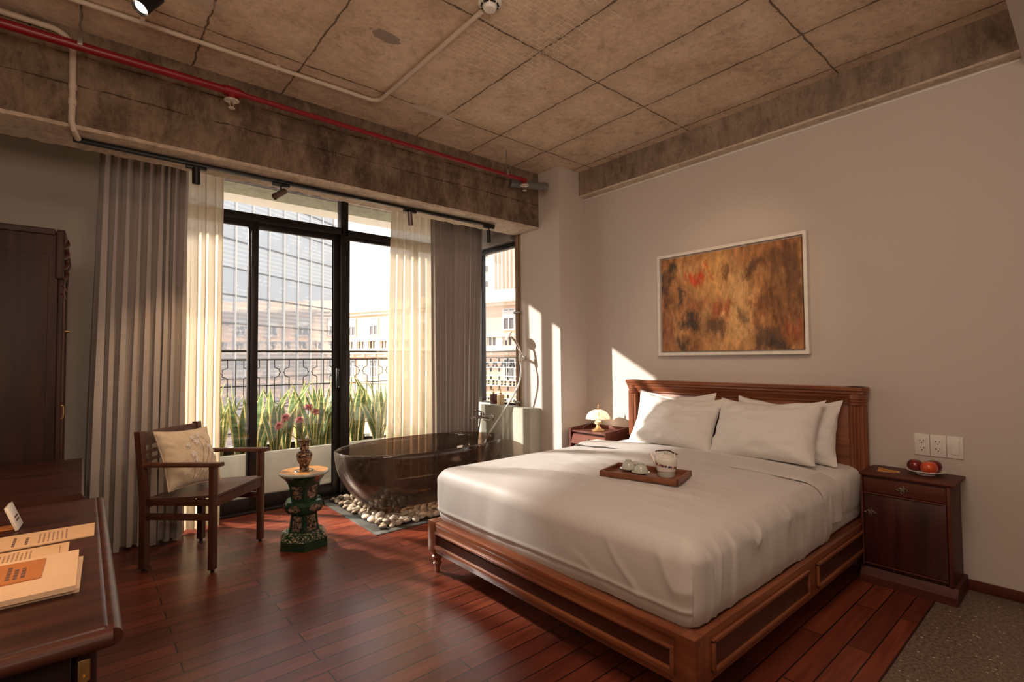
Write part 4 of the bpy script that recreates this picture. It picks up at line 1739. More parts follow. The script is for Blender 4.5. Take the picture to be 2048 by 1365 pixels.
nl = thing('nightstand', 'glossy red wooden nightstand left of the bed, under the small lamp', 'nightstand', (3.45, 2.9, 0))
mb = MB()
mb.prism([(3.605, .05), (3.33, .05), (3.33, .50), (3.345, .595), (3.605, .595)], 2.715, 3.10, 'xz')
mb.build('carcass', M_nightd, nl)
mb = MB()
mb.box(3.31, 3.605, 2.70, 3.115, .595, .61, .004)
mb.build('top', M_night, nl)
for y in (2.70, 3.105):
    mb = MB()
    mb.prism([(3.605, 0), (3.30, 0), (3.30, .625), (3.605, .645)], y - .012, y + .012, 'xz')
    mb.build('side_panel', M_night, nl)
mb = MB()
mb.box(3.59, 3.605, 2.712, 3.095, .60, .64, .003)
mb.build('back_rail', M_night, nl)
mb = MB()
for v in mb.b.verts: pass
mb.prism([(3.335, .50), (3.292, .50), (3.318, .58), (3.345, .58)], 2.722, 3.085, 'xz')
dr2 = mb.build('drawer', wood('glossy_red_drawer', (.10, .025, .015), (.2, .055, .03), 'y', 1, .6, .15, .0), nl)
ornate(dr2, 3.302, 2.9, .54, .9)

# lamp
LX, LY, LZ = 3.44, 2.90, .610
lp = thing('table_lamp', 'small lit table lamp with painted white glass shade and brass base', 'table lamp', (LX, LY, LZ))
mb = MB()
mb.lathe([(.0, 0), (.056, 0), (.058, .006), (.054, .012), (.035, .018), (.022, .03), (.014, .045), (.012, .052), (.0, .052)], (LX, LY, LZ), 32)
mb.build('base', M_gold, lp)
mb = MB()
mb.lathe([(.012, .050), (.022, .056), (.030, .066), (.030, .076), (.022, .086), (.012, .09)], (LX, LY, LZ), 28)
mb.build('stem', plain('ceramic_stem', (.75, .62, .45), .3, 0, .5, .2, 60), lp)
mb = MB()
n = 80
rings = []
for q in range(13):
    a_ = q / 12 * R(84)
    r_ = .094 * math.sin(a_) + .008
    z = .185 - .082 * (1 - math.cos(a_))
    ring = []
    for i in range(n):
        an = 2 * PI * i / n
        sc = 1 + .03 * abs(math.cos(an * 4)) * (q / 12)
        dz = -.006 * abs(math.sin(an * 8)) * (1 if q == 12 else 0) - .004 * (q / 12) ** 3 * abs(math.sin(an * 4))
        ring.append(mb.b.verts.new((LX + r_ * sc * math.cos(an), LY + r_ * sc * math.sin(an), LZ + z + dz)))
    rings.append(ring)
mb.skin(rings, caps=(False, False))
so = mb.build('lamp_shade', M_shade, lp, 60)
mb = MB()
mb.lathe([(.02, .182), (.012, .190), (.005, .194), (.006, .202), (.009, .208), (.004, .216), (.0, .222)], (LX, LY, LZ), 20)
mb.tube([(LX - .006, LY, LZ + .212), (LX - .008, LY, LZ + .225), (LX, LY, LZ + .232), (LX + .008, LY, LZ + .225), (LX + .006, LY, LZ + .212)], .002, 6)
mb.build('finial', M_gold, lp)
mb = MB()
mb.tube(spline([(LX - .03, LY + .03, LZ + .09), (LX - .05, LY + .05, LZ + .06), (LX - .08, LY + .085, LZ + .035), (LX - .085, LY + .09, LZ + .01), (LX - .06, LY + .06, LZ + .004), (LX - .04, LY + .03, LZ + .006)], 6), .003, 8)
mb.build('cord', plain('black_cord', (.03, .02, .015), .5), lp)
mb = MB()
mb.lathe([(.0, .10), (.012, .105), (.016, .12), (.01, .135), (.0, .14)], (LX, LY, LZ), 16)
mb.build('bulb', emit('warm_bulb', (1, .78, .52), 14), lp)
light('lamp_bulb_light', 'POINT', (LX, LY, LZ + .12), 2.4, (1, .66, .36), shadow_soft_size=.018)

# fruit plate
PX, PY, PZ = 3.50, .655, .600
mb = MB()
mb.lathe([(.0, 0), (.04, 0), (.042, .006), (.072, .018), (.085, .022), (.084, .025), (.07, .021), (.04, .009), (.0, .008)], (PX, PY, PZ), 48)
tag(mb.build('plate', M_porcw), 'white round plate holding fruit on the right nightstand', 'plate')


def apple(x, y, r, mat, label, seed):
    t = thing('apple', label, 'fruit', (x, y, PZ + .010), 'fruits on the plate')
    mb = MB()
    pr = []
    for i in range(17):
        a_ = i / 16 * PI
        rr_ = r * math.sin(a_) * (1 + .06 * math.cos(a_))
        zz = r * .95 - r * .92 * math.cos(a_)
        if i < 4: zz += (.10 * r) * (1 - i / 4)
        if i > 12: zz -= (.24 * r) * ((i - 12) / 4) ** 1.6
        pr.append((max(rr_, .0005), zz))
    mb.lathe(pr, (x, y, PZ + .010), 32, 1 + .04 * math.sin(seed), 1)
    mb.build('flesh', mat, t)
    mb = MB()
    mb.tube([(x, y, PZ + .010 + r * 1.55), (x + .003, y, PZ + .010 + r * 1.95)], .0016, 6)
    mb.build('stalk', M_stem, t)


apple(3.495, .70, .037, M_apple, 'dark red apple at the left of the plate', 1)
apple(3.465, .635, .038, M_apple2, 'orange-red fruit at the front of the plate', 2)
apple(3.535, .628, .037, M_apple, 'dark red apple behind the orange-red fruit', 3)
mb = MB()
Mn = Matrix.Translation((3.445, .81, .6005)) @ Matrix.Rotation(R(12), 4, 'Z')
mb.box(-.035, .035, -.05, .05, 0, .0015, M=Mn)
tag(mb.build('note_card', plain('ochre_card', (.6, .3, .1), .7)), 'ochre note card under the pencil on the right nightstand', 'card')
pn = thing('pencil', 'yellow pencil lying across the note card', 'pencil', (3.44, .81, .604))
mb = MB()
pa, pb = Vector((3.475, .865, .6065)), Vector((3.415, .765, .6065))
mb.cyl(pa, pb, .0035, seg=6)
mb.build('barrel', plain('pencil_yellow', (.6, .3, .06), .4), pn)
mb = MB()
mb.cyl(pa, pa + (pa - pb).normalized() * .012, .0035, .0006, seg=6)
mb.build('tip', M_dark, pn)
mb = MB()
mb.cyl(pb, pb + (pb - pa).normalized() * .012, .0036, seg=8)
mb.build('eraser', plain('eraser_pink', (.6, .4, .33), .6), pn)

# sockets


def wallplate(y0, y1, kind, label):
    t = thing('wall_socket' if kind == 'socket' else 'light_switch', label, kind, (XW, (y0 + y1) / 2, .745), 'sockets over the nightstand' if kind == 'socket' else None)
    mb = MB()
    mb.box(XW - .008, XW - .0005, y0 + .001, y1 - .001, .685, .805, .002)
    mb.build('plate', M_white_pl, t)
    ym = (y0 + y1) / 2
    if kind == 'socket':
        mb = MB()
        mb.box(XW - .011, XW - .007, ym - .018, ym + .018, .705, .785, .002)
        mb.build('outlet_face', M_white_pl, t)
        for zc in (.725, .765):
            mb = MB()
            mb.box(XW - .0125, XW - .0105, ym - .010, ym - .007, zc - .002, zc + .008)
            mb.box(XW - .0125, XW - .0105, ym + .007, ym + .010, zc - .002, zc + .008)
            mb.cyl((XW - .0125, ym, zc - .009), (XW - .0105, ym, zc - .009), .003, seg=10)
            mb.build('outlet_hole', M_dark, t)
    else:
        mb = MB()
        mb.box(XW - .013, XW - .007, ym - .018, ym + .018, .705, .785, .003)
        mb.build('rocker', M_white_pl, t)


wallplate(.655, .725, 'socket', 'double wall socket leftmost in the row above the nightstand')
wallplate(.584, .654, 'socket', 'double wall socket in the middle of the row above the nightstand')
wallplate(.513, .583, 'switch', 'white rocker switch at the right of the socket row')

# ================================================================== PAINTING
pt = thing('painting', 'wide abstract painting in browns, orange and red in a white frame', 'painting', (XW, 1.805, 1.665))
A0, A1, Z0, Z1 = 1.243, 2.366, 1.262, 2.072
mb = MB()
f_ = .022
for b in ((A0 + f_, A1 - f_, Z0, Z0 + f_), (A0 + f_, A1 - f_, Z1 - f_, Z1), (A0, A0 + f_, Z0, Z1), (A1 - f_, A1, Z0, Z1)):
    mb.box(XW - .045, XW - .007, b[0], b[1], b[2], b[3], 0)
mb.box(XW - .006, XW - .001, A0 + .001, A1 - .001, Z0 + .001, Z1 - .001)
mb.build('frame', M_white_pl, pt)
mb = MB()
mb.box(XW - .034, XW - .008, A0 + .034, A1 - .034, Z0 + .034, Z1 - .034)
mb.build('canvas', M_paint, pt)

# ================================================================== CHAIR
ch = thing('armchair', 'dark wooden open armchair with slatted back holding a floral cushion', 'armchair', (.62, 3.795, 0), rz=R(-133.8))
# local: x across, y forward ; legs at x=+-.253, y=+-.215
cw, cdp = .253, .213
LG = {}


def leg(x, y, h, front):
    mb = MB()
    w_ = .019
    if front:
        pts_ = [(x, y, .012), (x, y, h)]
        mb.box(x - w_, x + w_, y - w_, y + w_, .014, h, .005, 3)
    else:
        # rear post leans back a little above the seat
        rings = []
        for z in (.014, .2, .44, .64, h):
            by = y - max(0, z - .4) * .10
            rings.append([mb.b.verts.new(p) for p in ((x - w_, by - w_, z), (x + w_, by - w_, z), (x + w_, by + w_, z), (x - w_, by + w_, z))])
        mb.skin(rings)
    o = mb.build('leg', M_chair, ch, world=False)
    mb = MB()
    mb.cyl((x, y, 0), (x, y, .014), .011, seg=14)
    mb.build('foot_glide', M_blackm, o, world=False)


for sx in (-1, 1):
    leg(sx * cw, cdp, .62, True)
    leg(sx * cw, -cdp, .825, False)
mb = MB()


def seatf(u, v):
    x = (u * 2 - 1) * (cw + .005)
    y = -cdp - .01 + (2 * cdp + .035) * v
    z = .44 + .012 * v - .02 * (1 - v) - .012 * math.sin(u * PI) * math.sin(v * PI)
    return (x, y, z)


a_ = mb.grid(seatf, 14, 14)
mb.grid(lambda u, v: (seatf(u, v)[0], seatf(u, v)[1], seatf(u, v)[2] - .014), 14, 14)
N_ = 14
top_ = a_
mb.b.verts.ensure_lookup_table()
tv = [v for v in mb.b.verts][:15 * 15]
bv = [v for v in mb.b.verts][15 * 15:]
idx = lambda i, j: i * 15 + j
ed = [(i, 0) for i in range(15)] + [(14, j) for j in range(1, 15)] + [(i, 14) for i in range(13, -1, -1)] + [(0, j) for j in range(13, 0, -1)]
for p, q in zip(ed, ed[1:] + ed[:1]):
    mb.face([tv[idx(*p)], tv[idx(*q)], bv[idx(*q)], bv[idx(*p)]])
mb.build('seat', M_chairs, ch, world=False)
mb = MB()
mb.box(-cw + .015, cw - .015, cdp - .012, cdp + .014, .375, .432, .004)
mb.box(-cw + .015, cw - .015, -cdp - .012, -cdp + .01, .365, .41, .004)
for sx in (-1, 1): mb.box(sx * cw - .011, sx * cw + .011, -cdp + .015, cdp - .015, .385, .424, .004)
mb.build('seat_rail', M_chair, ch, world=False)
for sx in (-1, 1):
    mb = MB()
    mb.box(sx * cw - .011, sx * cw + .011, -cdp + .012, cdp - .012, .30, .338, .004)
    mb.build('stretcher', M_chair, ch, world=False)
    mb = MB()
    rings = []
    for q in range(9):
        v = q / 8
        y = -cdp - .01 + (2 * cdp + .06) * v
        w_ = .02 + .006 * v
        zc = .625 + .006 * v
        hh = .012
        rings.append([mb.b.verts.new((sx * cw + p[0], y, zc + p[1])) for p in ((-w_, -hh), (w_, -hh), (w_, hh * .5), (w_ - .006, hh), (-w_ + .006, hh), (-w_, hh * .5))])
    mb.skin(rings)
    mb.build('armrest', M_chair, ch, 50, world=False)


def backbar(z0, z1, name, th=.009, curve=.03, mat=None):
    mb = MB()
    rings = []
    for q in range(13):
        u = q / 12
        x = (u * 2 - 1) * (cw - .005)
        ya = -cdp - (z0 - .4) * .10 - curve * math.sin(u * PI)
        yb = -cdp - (z1 - .4) * .10 - curve * math.sin(u * PI)
        rings.append([mb.b.verts.new(p) for p in ((x, ya - th, z0), (x, ya + th, z0), (x, yb + th, z1), (x, yb - th, z1))])
    mb.skin(rings)
    return mb.build(name, mat or M_chairs, ch, world=False)


backbar(.735, .815, 'crest_rail')
backbar(.685, .705, 'back_slat', .007)
backbar(.635, .655, 'back_slat', .007)

# cushion
cu = pillow('cushion', .385, .385, .14, M_cush, 'cream square cushion with embroidered white blossoms on the armchair', 'cushion', (0, 0, 0), 0, 0, 31, wr=.010, sag=.0)
cf = Vector((.722, -.692, 0))       # chair forward
cs = Vector((.692, .722, 0))        # to the far side
base = Vector((.560, 3.785, .452))
Mq = Matrix.Translation(base) @ Matrix.Rotation(R(35), 4, 'Z') @ Matrix.Rotation(R(-23), 4, 'X') @ Matrix.Translation((0, 0, 0)) @ Matrix.Rotation(R(3), 4, 'Y')
cu.matrix_world = Mq
# embroidery on the front (local -y faces the room)


def cush_y(x, z):
    a, b = x / .1925, (z - .1925) / .1925
    a, b = max(-.98, min(.98, a)), max(-.98, min(.98, b))
    th = (max(0, 1 - a ** 4) * max(0, 1 - b ** 4)) ** .55 * (.62 + .38 * math.cos(a * 1.3) * math.cos(b * 1.3))
    return -(.070 * th * (1 + .18 * -b) + .009)


mb = MB()
stems = [[(-.05, .03), (0, .10), (.04, .18), (.05, .26), (.01, .30)], [(-.02, .03), (.04, .12), (.09, .2), (.1, .27), (.06, .31)],
         [(.02, .03), (.07, .11), (.11, .17), (.13, .2)], [(-.06, .04), (-.04, .12), (-.03, .17)], [(.05, .04), (.08, .08), (.12, .11)]]
for st in stems:
    p_ = [(a, b) for a, b in st]
    sp = spline([(a, 0, b) for a, b in p_], 6)
    mb.tube([(q.x, cush_y(q.x, q.z) - .001, q.z) for q in sp], .0013, 5)
mb.build('embroidered_stem', M_cushb, cu, world=False)
mb = MB()
for (x, z, s_) in ((0, .30, 1), (.05, .315, .8), (-.045, .255, .9), (-.03, .19, 1.1), (-.02, .15, .8), (.12, .2, 1), (.02, .27, 1.1), (.1, .235, .7)):
    for k_ in range(5):
        an = k_ * 2 * PI / 5 + x * 30
        cx_, cz_ = x + .011 * s_ * math.cos(an), z + .011 * s_ * math.sin(an)
        t = bmesh.new()
        bmesh.ops.create_icosphere(t, subdivisions=1, radius=1)
        mb.add(t, Matrix.Translation((cx_, cush_y(cx_, cz_) - .001, cz_)) @ Matrix.Rotation(-an, 4, 'Y') @ Matrix.Diagonal((.012 * s_, .0016, .006 * s_, 1)))
mb.build('embroidered_blossom', M_cushw, cu, world=False)
mb = MB()
ring = []
for side_ in range(4):
    for i in range(16):
        t_ = i / 16 * 2 - 1
        a, b = [(t_, -1), (1, t_), (-t_, 1), (-1, -t_)][side_]
        x = a * .1925 * (1 - .075 * (1 - b * b) * abs(a) ** 3)
        z = b * .1925 * (1 - .085 * (1 - a * a) * abs(b) ** 3) + .1925
        ring.append((x, 0, z))
mb.tube(ring + ring[:1], .003, 6)
mb.build('piping', M_cush, cu, world=False)

# ================================================================== GARDEN STOOL + VASE + FLOWERS
GX, GY = 1.155, 3.56
gs = thing('garden_stool', 'green glazed hexagonal ceramic garden stool carrying a vase', 'garden stool', (GX, GY, 0))
RT = R(14)


def hexring(mb, r, z, rnd_=0.0, seg=48):
    ring = []
    for i in range(seg):
        a_ = 2 * PI * i / seg
        # hexagon radius
        k_ = (a_ % (PI / 3)) - PI / 6
        hx = math.cos(PI / 6) / math.cos(k_)
        rr_ = r * (hx * (1 - rnd_) + rnd_)
        ring.append(mb.b.verts.new((GX + rr_ * math.cos(a_ + RT), GY + rr_ * math.sin(a_ + RT), z)))
    return ring


def hexbody(prof, mat, name, parent=gs, caps=(True, True), smooth=28):
    mb = MB()
    mb.skin([hexring(mb, *p) for p in prof], caps=caps)
    return mb.build(name, mat, parent, smooth)


hexbody([(.165, 0, 0), (.168, .01, 0), (.165, .052, 0), (.168, .058, 0)], M_green, 'plinth')
hexbody([(.167, .058, 0), (.150, .085, 0), (.115, .105, 0)], M_speck, 'plinth_slope')
hexbody([(.112, .10, 0), (.104, .13, 0), (.094, .20, 0), (.092, .225, 0)], M_green, 'lower_body')
hexbody([(.092, .222, .1), (.115, .232, .25), (.132, .255, .35), (.134, .28, .35), (.120, .305, .25), (.095, .315, .1)], M_green, 'belly')
hexbody([(.093, .312, 0), (.096, .34, 0), (.106, .40, .1), (.122, .44, .4), (.145, .470, .9), (.158, .482, 1)], M_green, 'upper_body')
mb = MB()
mb.lathe([(.150, .478), (.159, .482), (.162, .490), (.158, .497), (.150, .499)], (GX, GY, 0), 56, caps=(False, False))
mb.build('rim', M_rimw, gs)
mb = MB()
mb.lathe([(.0, .4985), (.151, .4985), (.151, .4965)], (GX, GY, 0), 56)
mb.build('top', M_ochre, gs)
mb = MB()
mb.lathe([(.045, .4988), (.062, .5005), (.064, .4988)], (GX, GY, 0), 40, caps=(False, False))
mb.build('top_ring', plain('cobalt_glaze', (.02, .02, .05), .2), gs)
mb = MB()
for i in range(6):
    a_ = RT + PI / 6 + i * PI / 3
    c_, s_ = math.cos(a_), math.sin(a_)
    tx, ty = -s_, c_
    ci = math.cos(PI / 6)
    for (za, ra, wa, zb, rb, wb_) in ((.115, .109, .034, .212, .0935, .030), (.325, .0955, .029, .425, .113, .038)):
        q = []
        for (z, r_, w_) in ((za, ra, wa), (zb, rb, wb_)):
            for sg in (-1, 1):
                q.append((GX + (r_ * ci + .0015) * c_ + sg * w_ * tx, GY + (r_ * ci + .0015) * s_ + sg * w_ * ty, z))
        vs = [mb.b.verts.new(q[0]), mb.b.verts.new(q[1]), mb.b.verts.new(q[3]), mb.b.verts.new(q[2])]
        mb.face(vs)
    z = .268
    rr_ = .1315
    vs = []
    for k_ in range(20):
        an = k_ * 2 * PI / 20
        px_ = .040 * math.copysign(abs(math.cos(an)) ** .7, math.cos(an))
        pz_ = .021 * math.sin(an)
        rloc = .1195 + .0085 * math.cos(pz_ / .021 * 1.3) - px_ * px_ * .6 + .0015
        vs.append(mb.b.verts.new((GX + rloc * c_ + px_ * tx, GY + rloc * s_ + px_ * ty, z + pz_)))
    mb.face(vs)
mb.build('painted_panel', M_panel, gs, 0)

VZ = .501
mb = MB()
mb.lathe([(.0, 0), (.030, 0), (.032, .006), (.029, .014), (.036, .045), (.047, .075), (.052, .098), (.049, .115), (.038, .130), (.029, .140), (.0275, .165), (.030, .185), (.040, .202), (.044, .207), (.040, .209), (.028, .19), (.024, .165), (.0, .16)], (GX, GY, VZ), 44)
tag(mb.build('vase', M_vase), 'dark blue and gold painted vase on the green garden stool', 'vase')


def flower(tip, mid, label, seed, r=.037):
    t = thing('pink_flower', label, 'flower', (GX, GY, VZ + .17), 'pink flowers in the vase')
    rr = random.Random(seed)
    base = Vector((GX + rr.uniform(-.012, .012), GY + rr.uniform(-.012, .012), VZ + .165))
    tip = Vector(tip)
    mid = Vector(mid)
    sp = spline([base, mid, tip], 8)
    mb = MB()
    mb.tube(sp, .0028, 6)
    mb.build('stem', M_stem, t)
    d = (sp[-1] - sp[-3]).normalized()
    q = d.to_track_quat('Z', 'Y').to_matrix().to_4x4()
    mb = MB()
    for ly, (nn, rl, el) in enumerate(((13, .8, -.35), (15, 1.0, .05), (15, .95, .4), (14, .85, .75), (10, .7, 1.1), (6, .6, 1.4))):
        for i in range(nn):
            an = i * 2 * PI / nn + ly * .3 + rr.uniform(-.1, .1)
            e_ = el + rr.uniform(-.12, .12)
            dv = Vector((math.cos(an) * math.cos(e_), math.sin(an) * math.cos(e_), math.sin(e_)))
            sd_ = Vector((-math.sin(an), math.cos(an), 0))
            L_ = r * rl * rr.uniform(.85, 1.1)
            p0_, p1_, p2_ = dv * .003, dv * L_ * .6 + Vector((0, 0, .002)), dv * L_ + Vector((0, 0, -.002))
            w_ = r * .17
            vs = [p0_, p1_ + sd_ * w_, p2_ + sd_ * w_ * .6, p2_ - sd_ * w_ * .6, p1_ - sd_ * w_]
            Mx = Matrix.Translation(tip) @ q
            mb.face([mb.b.verts.new(Mx @ v_) for v_ in vs])
    mb.build('bloom', M_pink, t, 0, recalc=False)


flower((1.034, 3.561, .865), (1.12, 3.57, .76), 'pink flower second from the left in the vase', 1)
flower((.993, 3.562, .815), (1.085, 3.575, .735), 'drooping pink flower leaning furthest left', 2)
flower((1.125, 3.57, .84), (1.15, 3.565, .74), 'pink flower in the middle of the vase', 3)
flower((1.197, 3.606, .915), (1.175, 3.57, .77), 'tallest pink flower at the back of the vase', 4)
flower((1.234, 3.572, .885), (1.19, 3.56, .76), 'pink flower leaning furthest right', 5)

# ================================================================== DESKS AND WARDROBE
dk = thing('writing_desk', 'dark mahogany desk in the near left corner covered with papers', 'desk', (-.4, 1.78, 0))
DZ = .765
mb = MB()
mb.box(-.88, .045, 1.20, 2.36, DZ - .03, DZ, .012, 4)
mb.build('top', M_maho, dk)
mb = MB()
mb.tube([(.048, 1.19, DZ - .018), (.048, 2.36, DZ - .018)], .016, 16)
mb.tube([(-.88, 1.192, DZ - .018), (.048, 1.192, DZ - .018)], .016, 16)
mb.build('edge_moulding', M_maho, dk)
mb = MB()
mb.box(-.86, -.01, 1.26, 2.32, .08, DZ - .032, .004)
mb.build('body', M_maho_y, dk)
mb = MB()
for z0_, z1_ in ((.1, .3), (.32, .52), (.54, .71)):
    mb.box(-.01, .006, 1.30, 1.78, z0_, z1_, .005)
    mb.box(-.01, .006, 1.81, 2.29, z0_, z1_, .005)
mb.build('drawer', M_maho_y, dk)
for y in (1.255, 2.315):
    mb = MB()
    mb.tube([(.012, y, 0), (.012, y, DZ - .034)], .016, 12)
    mb.build('corner_post', M_maho_y, dk)
mb = MB()
mb.box(.0, .018, 1.237, 1.252, .66, .70, .002)
mb.cyl((.010, 1.238, .665), (.010, 1.232, .665), .005)
mb.build('hinge', M_gold, dk)

d2 = thing('side_table', 'low dark wooden table standing between the desk and the wardrobe', 'table', (-.4, 2.85, 0))
mb = MB()
mb.prism([(-.88, .745), (-.005, .745), (.008, .757), (.0, .775), (-.88, .775)], 2.41, 3.28, 'xz')
mb.build('top', M_maho, d2)
mb = MB()
mb.box(-.86, -.06, 2.45, 3.24, .66, .745, .003)
mb.build('apron', M_maho_y, d2)
for x in (-.84, -.07):
    for y in (2.47, 3.22):
        mb = MB()
        mb.box(x - .025, x + .025, y - .025, y + .025, 0, .66, .004)
        mb.build('leg', M_maho_y, d2)

wd = thing('wardrobe', 'tall dark wardrobe with carved cornice against the left wall', 'wardrobe', (-.5, 3.8, 0))
mb = MB()
mb.box(-.88, -.105, 3.335, 4.22, .05, 1.88, .004)
mb.build('carcass', M_maho_y, wd)
mb = MB()
mb.box(-.86, -.14, 3.330, 3.336, .25, 1.78, .002)
mb.build('side_panel', M_maho_y, wd)
mb = MB()
mb.box(-.88, -.118, 3.325, 4.23, 1.875, 1.905, .004)
mb.prism([(-.11, 1.70), (-.085, 1.70), (-.082, 1.78), (-.088, 1.80), (-.072, 1.86), (-.082, 1.905), (-.11, 1.905)], 3.33, 4.22, 'xz')
mb.box(-.115, -.083, 3.325, 3.37, 1.66, 1.90, .006, 3)
mb.build('cornice', M_maho_y, wd)
mb = MB()
for i in range(4):
    z = 1.66 + i * .052
    mb.tube(spline([(-.088, 3.345, z), (-.072, 3.36, z + .02), (-.078, 3.38, z + .045)], 5), .010, 8)
for z in (1.60, 1.56): mb.tube([(-.09, 3.345, z + .03), (-.076, 3.38, z)], .008, 8)
mb.build('carving', M_maho, wd)
for y0_, y1_ in ((3.345, 3.775), (3.78, 4.21)):
    mb = MB()
    mb.box(-.105, -.085, y0_, y1_, .12, 1.68, .004)
    dd_ = mb.build('door', M_maho_y, wd)
    mb = MB()
    mb.box(-.086, -.078, y0_ + .006, y0_ + .03, .12, 1.68, .003)
    mb.build('door_stile', M_maho, dd_)
mb = MB()
mb.cyl((-.085, 3.76, 1.42), (-.065, 3.76, 1.42), .010)
mb.build('knob', M_gold, wd)
mb = MB()
mb.tube(spline([(-.084, 3.352, .97), (-.077, 3.352, .975), (-.075, 3.352, 1.0), (-.077, 3.352, 1.03), (-.084, 3.352, 1.035)], 5), .003, 8)
mb.build('hinge', M_gold, wd)
for x in (-.84, -.15):
    for y in (3.38, 4.18):
        mb = MB()
        mb.cyl((x, y, 0), (x, y, .05), .03, seg=16)
        mb.build('foot', M_maho_y, wd)

# papers on the desk
PZ0 = DZ + .0005


def quad_slab(pts_, z0_, z1_):
    mb = MB()
    mb.prism(pts_, z0_, z1_, 'xy')
    return mb


def inkrows(parent, x0_, x1_, y0_, y1_, n_, z, mat, wid=.0035):
    mb = MB()
    rr = random.Random(int(abs(x0_) * 1000) + n_)
    for i in range(n_):
        x = x0_ + (x1_ - x0_) * i / max(1, n_ - 1)
        ya = y0_
        ye = y1_ - rr.uniform(0, .25) * (y1_ - y0_)
        y = ya
        while y < ye:
            L_ = rr.uniform(.006, .02)
            mb.box(x - wid / 2, x + wid / 2, y, min(ye, y + L_), z, z + .0003)
            y += L_ + .004
    mb.build('printed_lines', mat, parent, 0)


c1 = tag(quad_slab([(-.45, 1.835), (.029, 1.84), (.032, 1.975), (-.45, 1.985)], PZ0, PZ0 + .003).build('paper_strip', M_paper), 'cream printed card on the desk, further from the book', 'card')
inkrows(c1, -.135, -.11, 1.86, 1.95, 2, PZ0 + .003, M_ink, .006)
inkrows(c1, -.085, -.03, 1.855, 1.965, 7, PZ0 + .003, M_inkl)
c2 = tag(quad_slab([(-.45, 1.70), (-.024, 1.70), (-.022, 1.812), (-.45, 1.82)], PZ0, PZ0 + .003).build('paper_strip', M_paper), 'cream printed card on the desk, right beside the book', 'card')
inkrows(c2, -.15, -.095, 1.715, 1.80, 8, PZ0 + .003, M_inkl)
inkrows(c2, -.04, -.038, 1.72, 1.80, 1, PZ0 + .003, M_inkl, .002)
bk = thing('notebook', 'thick cream notebook with an orange label on the desk', 'book', (-.2, 1.53, PZ0))
quad_slab([(-.45, 1.42), (.0, 1.415), (.006, 1.64), (-.45, 1.665)], PZ0, PZ0 + .008).build('pages', M_paper2, bk)
quad_slab([(-.45, 1.41), (-.006, 1.405), (-.002, 1.665), (-.45, 1.67)], PZ0 + .0085, PZ0 + .019).build('cover', M_paper2, bk)
lb = quad_slab([(-.45, 1.49), (-.064, 1.50), (-.061, 1.635), (-.45, 1.655)], PZ0 + .0195, PZ0 + .022).build('label_card', M_orange, bk)
inkrows(lb, -.118, -.094, 1.52, 1.61, 3, PZ0 + .022, M_ink, .007)
sg = thing('table_sign', 'small folded cream card sign standing on the desk', 'sign', (-.15, 2.1, PZ0))
mb = MB()
Ms = Matrix.Translation((-.137, 2.075, PZ0 + .002)) @ Matrix.Rotation(R(-3), 4, 'Z') @ Matrix.Rotation(R(-20), 4, 'Y')
mb.box(-.004, .004, -.04, .04, 0, .072, .001, M=Ms)
mb.build('panel', M_white_pl, sg)
mb = MB()
for i in range(2): mb.box(.0045, .0055, -.02, .02, .022 + i * .010, .027 + i * .010, M=Ms)
mb.build('lettering', M_ink, sg)
mb = MB()
mb.box(-.18, -.137, 2.06, 2.11, PZ0, PZ0 + .004, .001)
mb.build('foot', M_orange, sg)

# ================================================================== BALCONY
pl = thing('planter', 'long pale cement planter box beyond the glass doors', 'planter', (1.7, 5.1, -.02))
mb = MB()
mb.box(.0, 3.4, 4.87, 4.93, -.02, .43, .004)
mb.box(.0, 3.4, 5.34, 5.40, -.02, .43, .004)
mb.box(.0, .06, 4.93, 5.34, -.02, .43, .004)
mb.box(3.34, 3.4, 4.93, 5.34, -.02, .43, .004)
mb.build('trough', M_planter, pl)
mb = MB()
mb.box(.06, 3.34, 4.93, 5.34, .2, .37)
mb.build('soil', M_soil, pl)


def leafmesh(mb, base, h, w_, lean, az, twist, rr):
    n = 12
    rows = []
    up = Vector((0, 0, 1))
    ld = Vector((math.cos(az), math.sin(az), 0))
    for i in range(n + 1):
        t_ = i / n
        c = base + up * (h * t_) + ld * (lean * h * t_ ** 1.6)
        wv = w_ * (.55 + .75 * t_) * (1 - t_ ** 5) * (1 if t_ < .55 else max(.02, math.cos((t_ - .55) / .45 * PI / 2) ** .75))
        a = az + PI / 2 + twist * t_ + .3 * math.sin(t_ * 5 + twist)
        sdv = Vector((math.cos(a), math.sin(a), 0))
        nrm = Vector((-sdv.y, sdv.x, 0))
        rows.append([mb.b.verts.new(c + sdv * (wv * s_) + nrm * (wv * .35 * (1 - abs(s_)))) for s_ in (-1, -.66, 0, .66, 1)])
    for a, b in zip(rows, rows[1:]):
        for j in range(4):
            f = mb.face([a[j], a[j + 1], b[j + 1], b[j]])
            if f: f.material_index = 1 if j in (0, 3) else 0


